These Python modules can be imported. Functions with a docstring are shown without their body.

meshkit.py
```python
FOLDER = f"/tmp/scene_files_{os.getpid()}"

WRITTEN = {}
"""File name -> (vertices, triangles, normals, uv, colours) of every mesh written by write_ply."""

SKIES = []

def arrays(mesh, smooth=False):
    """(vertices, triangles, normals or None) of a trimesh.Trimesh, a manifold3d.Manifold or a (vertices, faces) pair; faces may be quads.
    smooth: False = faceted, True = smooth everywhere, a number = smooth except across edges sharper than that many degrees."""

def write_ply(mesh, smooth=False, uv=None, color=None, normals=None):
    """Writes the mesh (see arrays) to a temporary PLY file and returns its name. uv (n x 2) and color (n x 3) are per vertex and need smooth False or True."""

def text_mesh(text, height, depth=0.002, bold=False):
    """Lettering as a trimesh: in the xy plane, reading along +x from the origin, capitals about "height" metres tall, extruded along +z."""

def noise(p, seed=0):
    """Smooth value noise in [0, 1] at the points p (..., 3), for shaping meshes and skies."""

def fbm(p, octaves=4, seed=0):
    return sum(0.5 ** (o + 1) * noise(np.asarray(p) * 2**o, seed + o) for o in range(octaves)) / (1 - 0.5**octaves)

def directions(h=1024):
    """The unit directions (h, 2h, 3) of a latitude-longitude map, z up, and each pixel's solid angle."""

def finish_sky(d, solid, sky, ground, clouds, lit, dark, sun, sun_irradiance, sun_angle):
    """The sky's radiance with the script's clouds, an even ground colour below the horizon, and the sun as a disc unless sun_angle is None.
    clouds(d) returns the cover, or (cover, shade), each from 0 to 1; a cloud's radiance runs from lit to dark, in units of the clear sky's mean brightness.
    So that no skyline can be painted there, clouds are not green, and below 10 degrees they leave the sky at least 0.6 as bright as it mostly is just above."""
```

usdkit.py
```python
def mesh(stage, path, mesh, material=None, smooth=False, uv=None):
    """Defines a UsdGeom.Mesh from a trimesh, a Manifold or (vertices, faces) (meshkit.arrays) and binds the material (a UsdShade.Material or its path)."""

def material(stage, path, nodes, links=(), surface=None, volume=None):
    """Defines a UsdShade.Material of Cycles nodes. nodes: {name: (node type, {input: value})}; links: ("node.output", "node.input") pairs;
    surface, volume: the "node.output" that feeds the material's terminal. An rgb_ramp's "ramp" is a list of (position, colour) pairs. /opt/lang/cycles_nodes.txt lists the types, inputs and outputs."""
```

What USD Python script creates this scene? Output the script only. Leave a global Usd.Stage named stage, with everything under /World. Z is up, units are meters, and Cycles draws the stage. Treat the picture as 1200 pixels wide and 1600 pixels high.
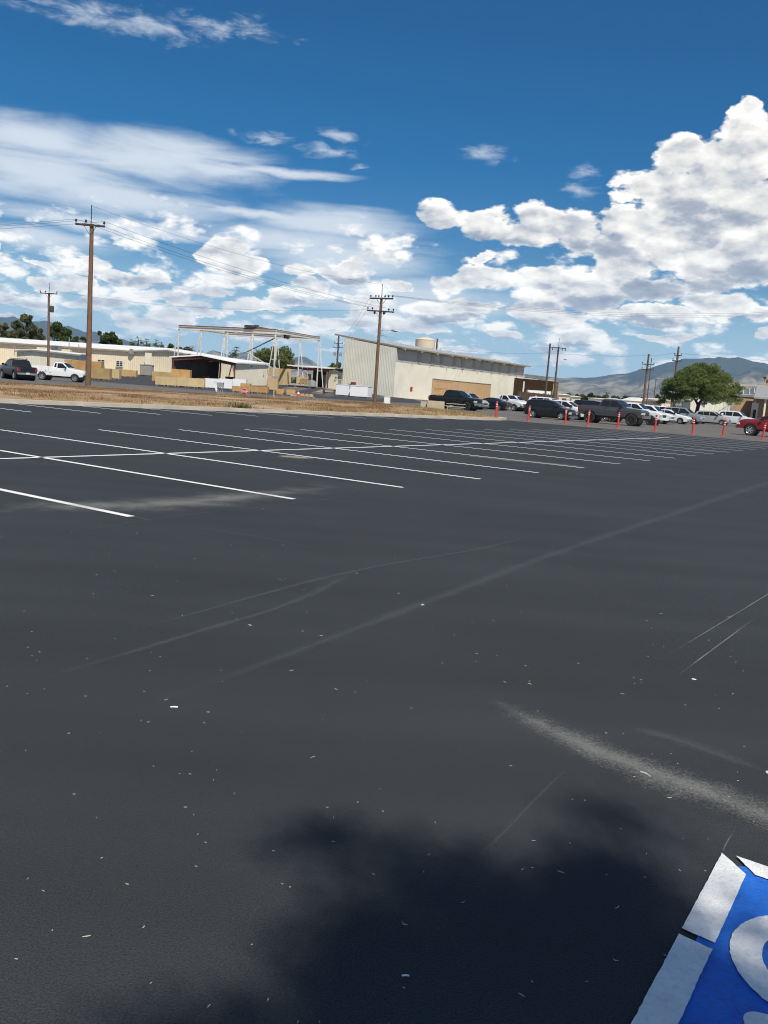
import math, random
import numpy as np, trimesh, usdkit, meshkit
import manifold3d as m3
from shapely.geometry import Polygon, LineString, Point
from shapely import ops as shops
from pxr import Usd, UsdGeom, UsdLux, UsdShade, Gf, Sdf, Vt

stage = Usd.Stage.CreateInMemory()
UsdGeom.SetStageUpAxis(stage, 'Z'); UsdGeom.SetStageMetersPerUnit(stage, 1.0)
UsdGeom.Xform.Define(stage, '/World'); UsdGeom.Scope.Define(stage, '/World/Looks')

# ---------------------------------------------------------------- camera, sky, sun, exposure
FPX, ROLL, HY, EYE = 1330.8, math.radians(4.0412), 607.87, 1.558
PITCH = math.atan2((800 - HY) * math.cos(ROLL), FPX)
FWD = np.array([0, math.cos(PITCH), -math.sin(PITCH)])
_R = np.array([1., 0, 0]); _U = np.array([0, math.sin(PITCH), math.cos(PITCH)])
EX = math.cos(ROLL) * _R + math.sin(ROLL) * _U
EY = -math.sin(ROLL) * _R + math.cos(ROLL) * _U
cam = UsdGeom.Camera.Define(stage, '/World/camera')
cam.CreateHorizontalApertureAttr(24.0); cam.CreateFocalLengthAttr(24.0 * FPX / 1200)
cam.CreateClippingRangeAttr(Gf.Vec2f(0.05, 100000))
cam.AddTransformOp().Set(Gf.Matrix4d(*[float(x) for x in (*EX, 0, *EY, 0, *(-FWD), 0, 0, 0, EYE, 1)]))
cam.CreateExposureAttr(0.55)
SUN_AZ, SUN_EL = math.atan2(.36, -.933), math.radians(53)

def ray(x, y): return FWD + EX * (x - 600) / FPX - EY * (y - 800) / FPX
def azel(x, y):
    d = ray(x, y); d = d / np.linalg.norm(d); return math.atan2(d[0], d[1]), math.asin(d[2])
def at(x, y, Y):
    "the place at forward distance Y seen in direction x, y"
    d = ray(x, y); t = Y / d[1]; return np.array([d[0] * t, Y, EYE + d[2] * t])
def gnd(x, y):
    d = ray(x, y); t = -EYE / d[2]; return np.array([d[0] * t, d[1] * t])
def hzn(x): return HY + (x - 600) * math.tan(ROLL)
def xg(x, Y): return at(x, hzn(x) + EYE / Y * FPX, Y)[0]
def sky_material():
    N,L={},[]; k=[0]
    def nd(kind,_in=None,**c):
        k[0]+=1; nm=f'n{k[0]:03d}'; N[nm]=(kind,_in or {})
        for a,b in c.items(): L.append((b,f'{nm}.{a}'))
        return nm
    def mth(t,a,b=None,c=None,clampit=False):
        i={'math_type':t}; ln={}
        if clampit: i['use_clamp']=True
        for key,v in (('value1',a),('value2',b),('value3',c)):
            if v is None: continue
            if isinstance(v,str): ln[key]=v
            else: i[key]=float(v)
        return nd('math',i,**ln)+'.value'
    def smooth(v,a,b,x=0.,y=1.):
        return nd('map_range',{'range_type':'smoothstep','from_min':a,'from_max':b,'to_min':x,'to_max':y,'clamp':True},value=v)+'.result'
    def lin(v,a,b,x=0.,y=1.):
        return nd('map_range',{'range_type':'linear','from_min':a,'from_max':b,'to_min':x,'to_max':y,'clamp':True},value=v)+'.result'
    sky=nd('sky_texture',{'sky_type':'single_scattering','sun_disc':False,'sun_elevation':SUN_EL,'sun_rotation':SUN_AZ,'altitude':800.0,'air_density':1.0,'aerosol_density':0.35,'ozone_density':3.0})+'.color'
    tc=nd('texture_coordinate')+'.generated'
    xyz=nd('separate_xyz',vector=tc)
    az=mth('arctan2',xyz+'.x',xyz+'.y'); el=mth('arcsine',xyz+'.z')
    # domain warp
    zz=mth('multiply',mth('power',mth('maximum',xyz+'.z',0.),.8),1.8)
    stretch=nd('combine_xyz',x=xyz+'.x',y=xyz+'.y',z=zz)+'.vector'
    wn=nd('noise_texture',{'scale':11.0,'detail':5.0,'roughness':.6},vector=stretch)+'.color'
    w0=nd('vector_math',{'math_type':'subtract','vector2':(.5,.5,.5)},vector1=wn)+'.vector'
    base=nd('combine_xyz',{'z':0.0},x=az,y=el)+'.vector'
    pos=nd('vector_math',{'math_type':'multiply_add','vector2':(.09,.05,0)},vector1=w0,vector3=base)+'.vector'
    def field(blobs,vec):
        acc=None
        for cx,cy,rx,ry in blobs:
            a,e=azel(cx,cy); a2=azel(cx+rx,cy)[0]; e2=azel(cx,cy-ry)[1]
            rx_,ry_=abs(a2-a),abs(e2-e)
            mp=nd('mapping',{'mapping_type':'point','location':(-a/rx_,-e/ry_,0),'scale':(1/rx_,1/ry_,0)},vector=vec)+'.vector'
            ln=nd('vector_math',{'math_type':'length'},vector1=mp)+'.value'
            acc=ln if acc is None else mth('minimum',acc,ln)
        return acc
    cum=[(1185,225,55,62),(1130,262,85,62),(1060,245,55,42),(1035,300,65,60),(1085,315,70,50),(1120,420,90,50),(1180,165,30,22),(1160,330,110,80),(1070,375,95,55),(1185,400,90,55),(990,350,55,35),
      (690,328,36,24),(752,345,55,30),(850,352,62,34),(905,368,70,40),(800,362,60,24),(968,395,80,36),
      (755,395,18,16),(745,430,48,34),(700,440,50,34),(850,440,75,36),(930,455,80,34),(1010,452,90,30),
      (700,480,90,20),(860,490,95,20),(1000,490,95,18),(1130,478,90,26),(1190,490,60,22),(960,420,60,40),
      (910,524,60,15),(1040,524,55,11),(1195,528,30,14),(780,527,48,12),(650,510,60,14),(700,495,70,14),(560,505,50,12),(80,440,50,14),(270,500,60,12),(720,548,60,9),(860,548,50,9),(480,430,50,14),(440,470,50,16),
      (350,385,52,26),(375,415,65,26),(318,402,34,24),(160,414,36,22),(190,430,38,18),(238,444,45,20),(128,434,28,18),(-5,386,22,20),(64,410,24,7),
      (575,385,24,10),(550,410,30,24),(545,432,45,20),(490,455,52,16),(330,462,50,12),(240,472,60,10),(325,490,70,14),(140,474,60,16),(40,470,50,12),
      (505,505,60,14),(400,484,60,14),(575,480,40,14),(20,495,40,9),(440,520,50,9),(230,505,60,8),(620,440,30,14),(600,505,40,10)]
    fld=field(cum,pos)
    fine=nd('noise_texture',{'scale':45.0,'detail':5.0,'roughness':.6},vector=stretch)
    wj=nd('vector_math',{'math_type':'multiply_add','vector2':(.016,.016,.016)},vector1=fine+'.color',vector3=stretch)+'.vector'
    def thick(vec):
        v=nd('voronoi_texture',{'feature':'f1','scale':21.0,'detail':3.5,'roughness':.5,'lacunarity':2.2},vector=vec)+'.distance'
        lo=nd('noise_texture',{'scale':13.0,'detail':6.0,'roughness':.56},vector=vec)+'.fac'
        return mth('multiply_add',lo,1.7,mth('multiply',v,-.75)), lo
    t0,low=thick(wj)
    off=nd('vector_math',{'math_type':'add','vector2':(.006,0,.018)},vector1=wj)+'.vector'
    t1,_=thick(off)
    d=mth('minimum',mth('multiply',mth('subtract',1.0,fld),2.0),1.25)
    band=mth('multiply',smooth(el,.016,.04),smooth(el,.26,.14))
    outside=mth('maximum',mth('multiply',smooth(mth('absolute',az),.45,.8),smooth(el,1.2,.5)),smooth(el,.62,.85))  # unseen cloud cover, thickened to whiten and brighten the fill in shade
    d=mth('maximum',d,mth('maximum',mth('multiply_add',band,1.30,-.98),mth('multiply_add',outside,1.15,-1.0)))
    dens=mth('add',d,mth('add',t0,T_BIAS))
    alpha=smooth(dens,-.08,.34)
    relief=mth('subtract',t0,t1)
    t2,_=thick(nd('vector_math',{'math_type':'add','vector2':(.006,0,.045)},vector1=wj)+'.vector')
    above=smooth(mth('add',d,mth('add',t2,T_BIAS)),-.10,.75)
    shade=[(1075,335,62,32),(1120,360,60,26),(1010,450,100,24),(930,470,70,16),(870,458,60,14),(880,385,60,16),(960,385,50,20),(780,372,50,10),(720,360,40,8),(700,500,80,8),(860,503,90,8),(1010,500,100,8),(1150,500,70,7),(1180,425,70,22),(390,440,60,10),(360,428,40,12),(270,455,40,8),(200,440,50,12),(300,470,60,8),(740,470,70,9),(560,440,40,10),(490,475,50,7),(910,536,50,4),(780,535,45,3),(1100,445,60,14)]
    sf=field(shade,pos)
    sh=smooth(mth('multiply_add',mth('subtract',low,.5),.8,sf),1.15,.25)
    wispn=nd('vector_math',{'math_type':'multiply','vector2':(1.2,1.2,9.0)},vector1=tc)+'.vector'
    wl=nd('noise_texture',{'scale':5.0,'detail':7.0,'roughness':.62,'distortion':.6},vector=wispn)+'.fac'
    wisp=[(60,215,160,40),(230,248,200,42),(60,270,220,44),(330,262,120,20),(200,312,190,26),(420,335,150,8),(520,350,120,26),(470,375,150,26),(150,350,190,16),(60,370,120,20),(540,400,130,36),(640,470,150,40),(430,268,110,8)]
    wf=field(wisp,nd('vector_math',{'math_type':'multiply_add','vector2':(.05,.018,0)},vector1=w0,vector3=base)+'.vector')
    wd=mth('multiply_add',mth('subtract',wl,.5),1.7,mth('subtract',1.0,wf))
    wa=smooth(wd,-.45,.75,0,.85)
    thin=[(170,25,210,30),(340,40,150,20),(400,215,70,14),(515,238,70,14),(535,210,55,16),(565,262,20,7),(765,241,60,18),(918,268,34,18),(915,298,46,16),(60,15,120,16)]
    tn=nd('noise_texture',{'scale':26.0,'detail':6.0,'roughness':.65,'distortion':.4},vector=nd('vector_math',{'math_type':'multiply','vector2':(1,1,3.0)},vector1=tc)+'.vector')+'.fac'
    tf=field(thin,nd('vector_math',{'math_type':'multiply_add','vector2':(.05,.025,0)},vector1=w0,vector3=base)+'.vector')
    ta=smooth(mth('multiply_add',mth('subtract',tn,.5),3.0,mth('subtract',1.0,tf)),.15,1.35,0,.6)
    wa=mth('maximum',wa,ta)
    sat=nd('hsv',{'hue':.5,'saturation':SKY_SAT,'value':1.0,'fac':1.0},color=sky)+'.color'
    sat=nd('mix',{'mix_type':'mix','color2':HORIZ},fac=smooth(el,.16,.0,0,.8),color1=sat)+'.color'
    c1=nd('mix',{'mix_type':'mix','color2':WISP},fac=wa,color1=sat)+'.color'
    # cloud colour
    lt=mth('multiply_add',relief,.62,.98)
    lt=mth('subtract',lt,mth('multiply',above,.31))
    lt=mth('subtract',lt,mth('multiply',sh,.44))
    lt=mth('add',lt,lin(dens,.0,.4,.10,0.))
    lt=lin(lt,0.,1.)
    cc=nd('rgb_ramp',{'ramp':[(0,tuple(q*CL for q in (.24,.28,.35))),(.35,tuple(q*CL for q in (.38,.41,.46))),(.65,tuple(q*CL for q in (.70,.69,.66))),(1,tuple(q*CL for q in (1,.97,.89)))]},fac=lt)+'.color'
    cc=nd('vector_math',{'math_type':'scale'},vector1=cc,scale=smooth(el,.22,.0,1.,1.2))+'.vector'
    c2=nd('mix',{'mix_type':'mix'},fac=alpha,color1=c1,color2=cc)+'.color'
    bg=nd('background_shader',{'strength':SKY_S},color=c2)
    return usdkit.material(stage,'/World/Looks/sky_look',N,L,surface=bg+'.background')
SKY_S=.052; SKY_SAT=1.55; T_BIAS=-.42; CL=16.8; WISP=(11.5,12.3,13.0); HORIZ=(8.6,12.6,14.4)
dome=UsdLux.DomeLight.Define(stage,'/World/sky'); UsdShade.MaterialBindingAPI.Apply(dome.GetPrim()).Bind(sky_material())
SUN_I = .88; HAZE_D = 3.2e-5; HAZE_COL = (.42, .66, 1.0)
sun = UsdLux.DistantLight.Define(stage, '/World/sun')
sun.CreateIntensityAttr(SUN_I); sun.CreateAngleAttr(0.53); sun.CreateNormalizeAttr(True); sun.CreateColorAttr(Gf.Vec3f(1, .94, .83))
SD = np.array([math.sin(SUN_AZ) * math.cos(SUN_EL), math.cos(SUN_AZ) * math.cos(SUN_EL), math.sin(SUN_EL)])
_x = np.cross([0, 0, 1], SD); _x /= np.linalg.norm(_x); _y = np.cross(SD, _x)
sun.AddTransformOp().Set(Gf.Matrix4d(*[float(q) for q in (*_x, 0, *_y, 0, *SD, 0, 0, 0, 300, 1)]))

# ---------------------------------------------------------------- helpers
GA = math.radians(57.11)
U = np.array([math.cos(GA), math.sin(GA)]); V = np.array([-math.sin(GA), math.cos(GA)])
HEAD = math.degrees(math.atan2(-V[1], -V[0]))
names = {}
def path_of(name, parent=None):
    base = (str(parent.GetPath()) if parent is not None else '/World') + '/'
    n = names.get(base + name, 0); names[base + name] = n + 1
    return base + (name if n == 0 else f'{name}_{n:03d}')
def tag(o, label=None, cat=None, group=None, kind=None):
    p = o.GetPrim() if hasattr(o, 'GetPrim') else o
    for k, v in (('label', label), ('category', cat), ('group', group), ('kind', kind)):
        if v: p.SetCustomDataByKey(k, v)
    return p
def thing(name, label, cat, loc=(0, 0, 0), rz=0., group=None):
    x = UsdGeom.Xform.Define(stage, path_of(name))
    x.AddTranslateOp().Set(Gf.Vec3d(*[float(q) for q in loc]))
    if rz: x.AddRotateZOp().Set(float(rz))
    return tag(x, label, cat, group)
def copy_of(proto, name, label, cat, loc, rz=0., group=None, scale=None):
    x = UsdGeom.Xform.Define(stage, path_of(name))
    x.GetPrim().GetReferences().AddInternalReference(proto.GetPath())
    x.ClearXformOpOrder()
    x.AddTranslateOp().Set(Gf.Vec3d(*[float(q) for q in loc]))
    x.AddRotateZOp().Set(float(rz))
    if scale: x.AddScaleOp().Set(Gf.Vec3f(*scale))
    x.GetPrim().SetInstanceable(True)
    return tag(x, label, cat, group)
class MB:
    def __init__(s): s.v, s.f, s.n = [], [], 0
    def add(s, v, f):
        v = np.asarray(v, float); f = np.asarray(f, int)
        if f.shape[1] == 4: f = np.vstack([f[:, [0, 1, 2]], f[:, [0, 2, 3]]])
        s.v.append(v); s.f.append(f + s.n); s.n += len(v); return s
    def tm(s, m): return s.add(m.vertices, m.faces)
    def box(s, c, d, rz=0., rx=0., ry=0.):
        x, y, z = np.asarray(d, float) / 2
        v = np.array([[-x, -y, -z], [x, -y, -z], [x, y, -z], [-x, y, -z], [-x, -y, z], [x, -y, z], [x, y, z], [-x, y, z]])
        if ry: c_, s_ = math.cos(ry), math.sin(ry); v = v @ np.array([[c_, 0, s_], [0, 1, 0], [-s_, 0, c_]]).T
        if rx: c_, s_ = math.cos(rx), math.sin(rx); v = v @ np.array([[1, 0, 0], [0, c_, -s_], [0, s_, c_]]).T
        if rz: c_, s_ = math.cos(rz), math.sin(rz); v = v @ np.array([[c_, -s_, 0], [s_, c_, 0], [0, 0, 1]]).T
        return s.add(v + np.asarray(c, float), [[0, 3, 2, 1], [4, 5, 6, 7], [0, 1, 5, 4], [1, 2, 6, 5], [2, 3, 7, 6], [3, 0, 4, 7]])
    def bar(s, a, b, w, h=None, up=(0, 0, 1)):
        "a box beam from a to b"
        a, b = np.asarray(a, float), np.asarray(b, float); h = h or w
        d = b - a; L = np.linalg.norm(d); d /= L
        up = np.asarray(up, float)
        if abs(d @ up) > .95: up = np.array([1., 0, 0])
        r = np.cross(d, up); r /= np.linalg.norm(r); q = np.cross(r, d)
        v = [p + i * r * w / 2 + j * q * h / 2 for p in (a, b) for i, j in ((-1, -1), (1, -1), (1, 1), (-1, 1))]
        return s.add(v, [[0, 1, 2, 3], [7, 6, 5, 4], [0, 4, 5, 1], [1, 5, 6, 2], [2, 6, 7, 3], [3, 7, 4, 0]])
    def tube(s, pts, rad, n=8, caps=True):
        pts = np.asarray(pts, float); rad = np.broadcast_to(rad, (len(pts),))
        t = np.gradient(pts, axis=0); t /= np.linalg.norm(t, axis=1, keepdims=True) + 1e-12
        a = np.cross(t, np.where(np.abs(t[:, 2:]) < .9, [0, 0, 1.], [1., 0, 0])); a /= np.linalg.norm(a, axis=1, keepdims=True)
        b = np.cross(t, a); ang = np.arange(n) * 2 * np.pi / n
        v = pts[:, None] + rad[:, None, None] * (np.cos(ang)[None, :, None] * a[:, None] + np.sin(ang)[None, :, None] * b[:, None])
        m = len(pts); f = []
        for i in range(m - 1):
            for j in range(n):
                k = (j + 1) % n; f.append([i * n + j, i * n + k, (i + 1) * n + k, (i + 1) * n + j])
        v = v.reshape(-1, 3); f = np.array(f); f = np.vstack([f[:, [0, 1, 2]], f[:, [0, 2, 3]]])
        if caps:
            f = np.vstack([f, [[0, j + 1, j] for j in range(1, n - 1)], [[(m - 1) * n, (m - 1) * n + j, (m - 1) * n + j + 1] for j in range(1, n - 1)]])
        return s.add(v, f)
    def lathe(s, prof, c=(0, 0, 0), n=24):
        "profile of (radius, height)"
        prof = np.asarray(prof, float); ang = np.arange(n) * 2 * np.pi / n
        v = np.stack([prof[:, 0][:, None] * np.cos(ang), prof[:, 0][:, None] * np.sin(ang), np.repeat(prof[:, 1][:, None], n, 1)], -1).reshape(-1, 3)
        f = [[i * n + j, i * n + (j + 1) % n, (i + 1) * n + (j + 1) % n, (i + 1) * n + j] for i in range(len(prof) - 1) for j in range(n)]
        return s.add(v + np.asarray(c, float), f)
    def prism(s, poly, z0, z1):
        "a shapely polygon or point list extruded from z0 to z1"
        g = poly if hasattr(poly, 'exterior') else Polygon(poly)
        m = trimesh.creation.extrude_polygon(g, z1 - z0, engine='earcut'); m.apply_translation([0, 0, z0]); return s.tm(m)
    def slab(s, pts, off):
        "a flat polygon of 3-D points thickened by the vector off"
        pts = np.asarray(pts, float); n = len(pts); off = np.asarray(off, float)
        tri = [[0, i, i + 1] for i in range(1, n - 1)]
        f = [t for t in tri] + [[t[2] + n, t[1] + n, t[0] + n] for t in tri]
        for i in range(n): j = (i + 1) % n; f += [[i, i + n, j + n], [i, j + n, j]]
        m = trimesh.Trimesh(np.vstack([pts, pts + off]), f, process=False)
        if m.volume < 0: m.invert()
        return s.tm(m)
    def get(s): return np.vstack(s.v), np.vstack(s.f)
def pieces(mb):
    "the separate solid pieces of a mesh builder: runs of shapes that touch one another"
    bb = [(v.min(0) - .004, v.max(0) + .004) for v in mb.v]; n = len(bb); g = list(range(n))
    def root(i):
        while g[i] != i: i = g[i]
        return i
    for i in range(n):
        for j in range(i):
            if (bb[i][0] <= bb[j][1]).all() and (bb[j][0] <= bb[i][1]).all(): g[root(i)] = root(j)
    out = {}
    for i in range(n): out.setdefault(root(i), []).append(i)
    starts = np.concatenate([[0], np.cumsum([len(v) for v in mb.v])])
    return [(np.vstack([mb.v[i] for i in k]), np.vstack([mb.f[i] - starts[i] + o for i, o in zip(k, np.concatenate([[0], np.cumsum([len(mb.v[i]) for i in k])]))])) for k in out.values()]
def obj(name, mb, mat, parent=None, smooth=False, label=None, cat=None, group=None, kind=None):
    if isinstance(mb, MB) and parent is not None and kind is None and 1 < len(mb.v) < 70:
        ps = pieces(mb)
        if len(ps) > 1:
            for p in ps: o = obj(name, p, mat, parent, smooth, label)
            return o
    v = mb.get() if isinstance(mb, MB) else mb
    m = usdkit.mesh(stage, path_of(name, parent), v, mat, smooth=smooth)
    tag(m, label, cat, group, kind)
    return m.GetPrim()

def surf(name, col, rough=.7, var=.12, scale=1.5, metal=0., coat=0., bump=0., bscale=40., spec=.5, dirt=None, obj_space=False):
    "a plain material with a grain of light and dark"
    n = {'t': ('texture_coordinate', {}), 'g': ('geometry', {}), 'n': ('noise_texture', {'scale': scale, 'detail': 5.0, 'roughness': .6}),
         'r': ('map_range', {'from_min': .3, 'from_max': .7, 'to_min': 1 - var, 'to_max': 1 + var}),
         'm': ('vector_math', {'math_type': 'scale', 'vector1': tuple(col)}),
         'p': ('principled_bsdf', {'roughness': rough, 'metallic': metal, 'coat_weight': coat, 'specular_ior_level': spec})}
    src = 't.object' if obj_space else 'g.position'
    l = [(src, 'n.vector'), ('n.fac', 'r.value'), ('r.result', 'm.scale')]
    if dirt:
        n['d'] = ('noise_texture', {'scale': dirt[1], 'detail': 4.0}); n['dr'] = ('map_range', {'from_min': .5, 'from_max': .75, 'to_min': 0., 'to_max': dirt[2], 'clamp': True})
        n['dm'] = ('mix', {'mix_type': 'mix', 'color2': tuple(dirt[0])})
        l += [(src, 'd.vector'), ('d.fac', 'dr.value'), ('dr.result', 'dm.fac'), ('m.vector', 'dm.color1'), ('dm.color', 'p.base_color')]
    else: l.append(('m.vector', 'p.base_color'))
    if bump:
        n['bn'] = ('noise_texture', {'scale': bscale, 'detail': 3.0}); n['b'] = ('bump', {'strength': bump, 'distance': .02})
        l += [(src, 'bn.vector'), ('bn.fac', 'b.height'), ('b.normal', 'p.normal')]
    return usdkit.material(stage, '/World/Looks/' + name, n, l, surface='p.BSDF')

M = {}
def asphalt(name, col, blotch, spot):
    n = {'g': ('geometry', {}), 'a': ('noise_texture', {'scale': .35, 'detail': 6.0, 'roughness': .6}), 'b': ('noise_texture', {'scale': 160.0, 'detail': 2.0}),
         'w': ('mapping', {'rotation': (0, 0, -GA), 'scale': (.12, 1.4, 1.)}), 'c': ('noise_texture', {'scale': 1.0, 'detail': 5.0}),
         'ra': ('map_range', {'from_min': .3, 'from_max': .7, 'to_min': 1 - blotch, 'to_max': 1 + blotch}),
         'rb': ('map_range', {'from_min': .25, 'from_max': .75, 'to_min': 1 - spot * 1.5, 'to_max': 1 + spot * 1.5}),
         'rc': ('map_range', {'from_min': .3, 'from_max': .7, 'to_min': 1 - blotch, 'to_max': 1 + blotch}),
         'm1': ('math', {'math_type': 'multiply'}), 'm2': ('math', {'math_type': 'multiply'}), 's': ('vector_math', {'math_type': 'scale', 'vector1': col}),
         'bp': ('bump', {'strength': .8, 'distance': .006}), 'p': ('principled_bsdf', {'roughness': .82, 'specular_ior_level': .3})}
    l = [('g.position', 'a.vector'), ('g.position', 'b.vector'), ('g.position', 'w.vector'), ('w.vector', 'c.vector'), ('a.fac', 'ra.value'), ('b.fac', 'rb.value'), ('c.fac', 'rc.value'),
         ('ra.result', 'm1.value1'), ('rb.result', 'm1.value2'), ('m1.value', 'm2.value1'), ('rc.result', 'm2.value2'), ('m2.value', 's.scale'), ('s.vector', 'p.base_color'), ('b.fac', 'bp.height'), ('bp.normal', 'p.normal')]
    return usdkit.material(stage, '/World/Looks/' + name, n, l, surface='p.BSDF')
M['seal'] = asphalt('fresh_sealcoat', (.0320, .0358, .0385), .13, .30)
M['old'] = asphalt('old_asphalt', (.135, .125, .112), .2, .25)
M['yard'] = asphalt('yard_asphalt', (.05, .05, .052), .15, .2)
M['white_paint'] = surf('road_paint', (.78, .78, .76), .7, .10, 9, dirt=((.45, .45, .43), 14., .5))
M['bay_white'] = surf('stencil_white', (.78, .78, .76), .7, .07, 12, dirt=((.40, .40, .39), 55., .35), bump=.4, bscale=160.)
M['bay_blue'] = surf('stencil_blue', (.012, .15, .62), .65, .12, 10, dirt=((.03, .07, .2), 50., .5), bump=.4, bscale=160.)
M['dirt'] = surf('bare_dirt', (.29, .185, .095), .95, .30, .8, dirt=((.46, .37, .25), .35, .8), bump=.6, bscale=12.)
M['desert'] = surf('desert_ground', (.33, .26, .185), .95, .2, .02, dirt=((.16, .17, .09), .006, .8))
M['concrete'] = surf('concrete', (.50, .44, .36), .85, .12, 2., dirt=((.34, .29, .23), .8, .7))
M['tan_block'] = surf('tan_concrete', (.46, .38, .27), .85, .1, 2.)
M['beige'] = surf('beige_siding', (.74, .65, .48), .5, .05, .6)
M['beige2'] = surf('pale_siding', (.68, .63, .52), .5, .05, .6)
M['beige3'] = surf('sandy_siding', (.60, .48, .32), .6, .06, .6)
M['cream'] = surf('cream_paint', (.70, .64, .50), .5, .05, .8)
M['shedwall'] = surf('ribbed_siding', (.71, .685, .58), .45, .06, .4, dirt=((.60, .55, .43), .25, .5))
M['shedband'] = surf('louvre_band', (.42, .41, .37), .5, .06, 1.)
M['louvre'] = surf('louvre_dark', (.36, .35, .32), .5, .06, 1.)
M['roof_white'] = surf('white_roofing', (.80, .79, .76), .5, .05, .3)
M['roof_grey'] = surf('grey_roofing', (.40, .39, .36), .5, .06, .3)
M['trim'] = surf('grey_trim', (.26, .24, .21), .5, .1, 2.)
M['steel_white'] = surf('white_steel', (.62, .61, .57), .45, .06, 1.5, dirt=((.5, .42, .34), 1.2, .5))
M['rust'] = surf('rusty_steel', (.20, .11, .07), .8, .25, 2.)
M['dark'] = surf('near_black', (.025, .022, .02), .8, .1, 2.)  # even near-black for the bay back wall, hoist drum, door and lamp
M['darkmetal'] = surf('dark_metal', (.06, .055, .05), .5, .15, 4.)
M['maroon'] = surf('maroon_steel', (.13, .03, .025), .6, .15, 2.)
M['ply'] = surf('plywood', (.52, .36, .16), .75, .14, .9, dirt=((.40, .26, .11), .6, .7))
M['ply2'] = surf('pale_plywood', (.56, .42, .22), .75, .12, .7)
M['ply3'] = surf('orange_plywood', (.50, .29, .11), .75, .16, 1.2)
M['lumber'] = surf('lumber', (.48, .36, .22), .8, .15, 2.)
M['board'] = surf('tan_board', (.50, .34, .19), .7, .08, .5)
M['brownwall'] = surf('brown_siding', (.21, .135, .075), .8, .12, .6)
M['brownfence'] = surf('dark_brown_siding', (.115, .07, .05), .8, .15, .8)
M['white'] = surf('white_panel', (.80, .80, .80), .5, .04, 1.)
M['grey_box'] = surf('grey_metal', (.30, .29, .27), .5, .08, 2.)
M['pole'] = surf('weathered_pole', (.165, .095, .058), .9, .22, 3.)
M['pole2'] = surf('dark_pole', (.10, .07, .055), .9, .2, 3.)
M['crossarm'] = surf('crossarm_wood', (.05, .04, .035), .9, .2, 3.)
M['insul'] = surf('insulator', (.02, .02, .025), .3, .1, 3.)
M['galv'] = surf('galvanised', (.36, .36, .35), .45, .1, 3., metal=.3)
M['wire'] = surf('wire', (.05, .055, .06), .6, .1, 3.)
M['red_post'] = surf('red_orange_plastic', (.62, .05, .035), .5, .06, 4., obj_space=True)
M['reflect'] = surf('reflective_white', (.80, .80, .78), .4, .04, 4.)
M['stopred'] = surf('sign_red', (.50, .02, .025), .5, .06, 4.)
M['sign_back'] = surf('sign_back', (.28, .27, .26), .5, .08, 4.)
M['bluebanner'] = surf('blue_banner', (.035, .055, .13), .6, .1, 4.)
M['toilet'] = surf('grey_green_plastic', (.10, .125, .115), .5, .08, 3.)
M['tank'] = surf('tank_cream', (.66, .57, .42), .5, .06, .6)
M['winglass'] = surf('window_pane', (.035, .05, .07), .12, .1, 2.)
M['bark'] = surf('bark', (.07, .05, .038), .95, .25, 4.)
M['palmbark'] = surf('palm_trunk', (.16, .12, .085), .95, .2, 4.)
M['tyre'] = surf('tyre_rubber', (.022, .022, .022), .85, .1, 8., obj_space=True)
M['rim_silver'] = surf('alloy_rim', (.50, .50, .51), .3, .05, 4., metal=.6, obj_space=True)
M['rim_black'] = surf('black_rim', (.03, .03, .03), .35, .05, 4., obj_space=True)
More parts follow.
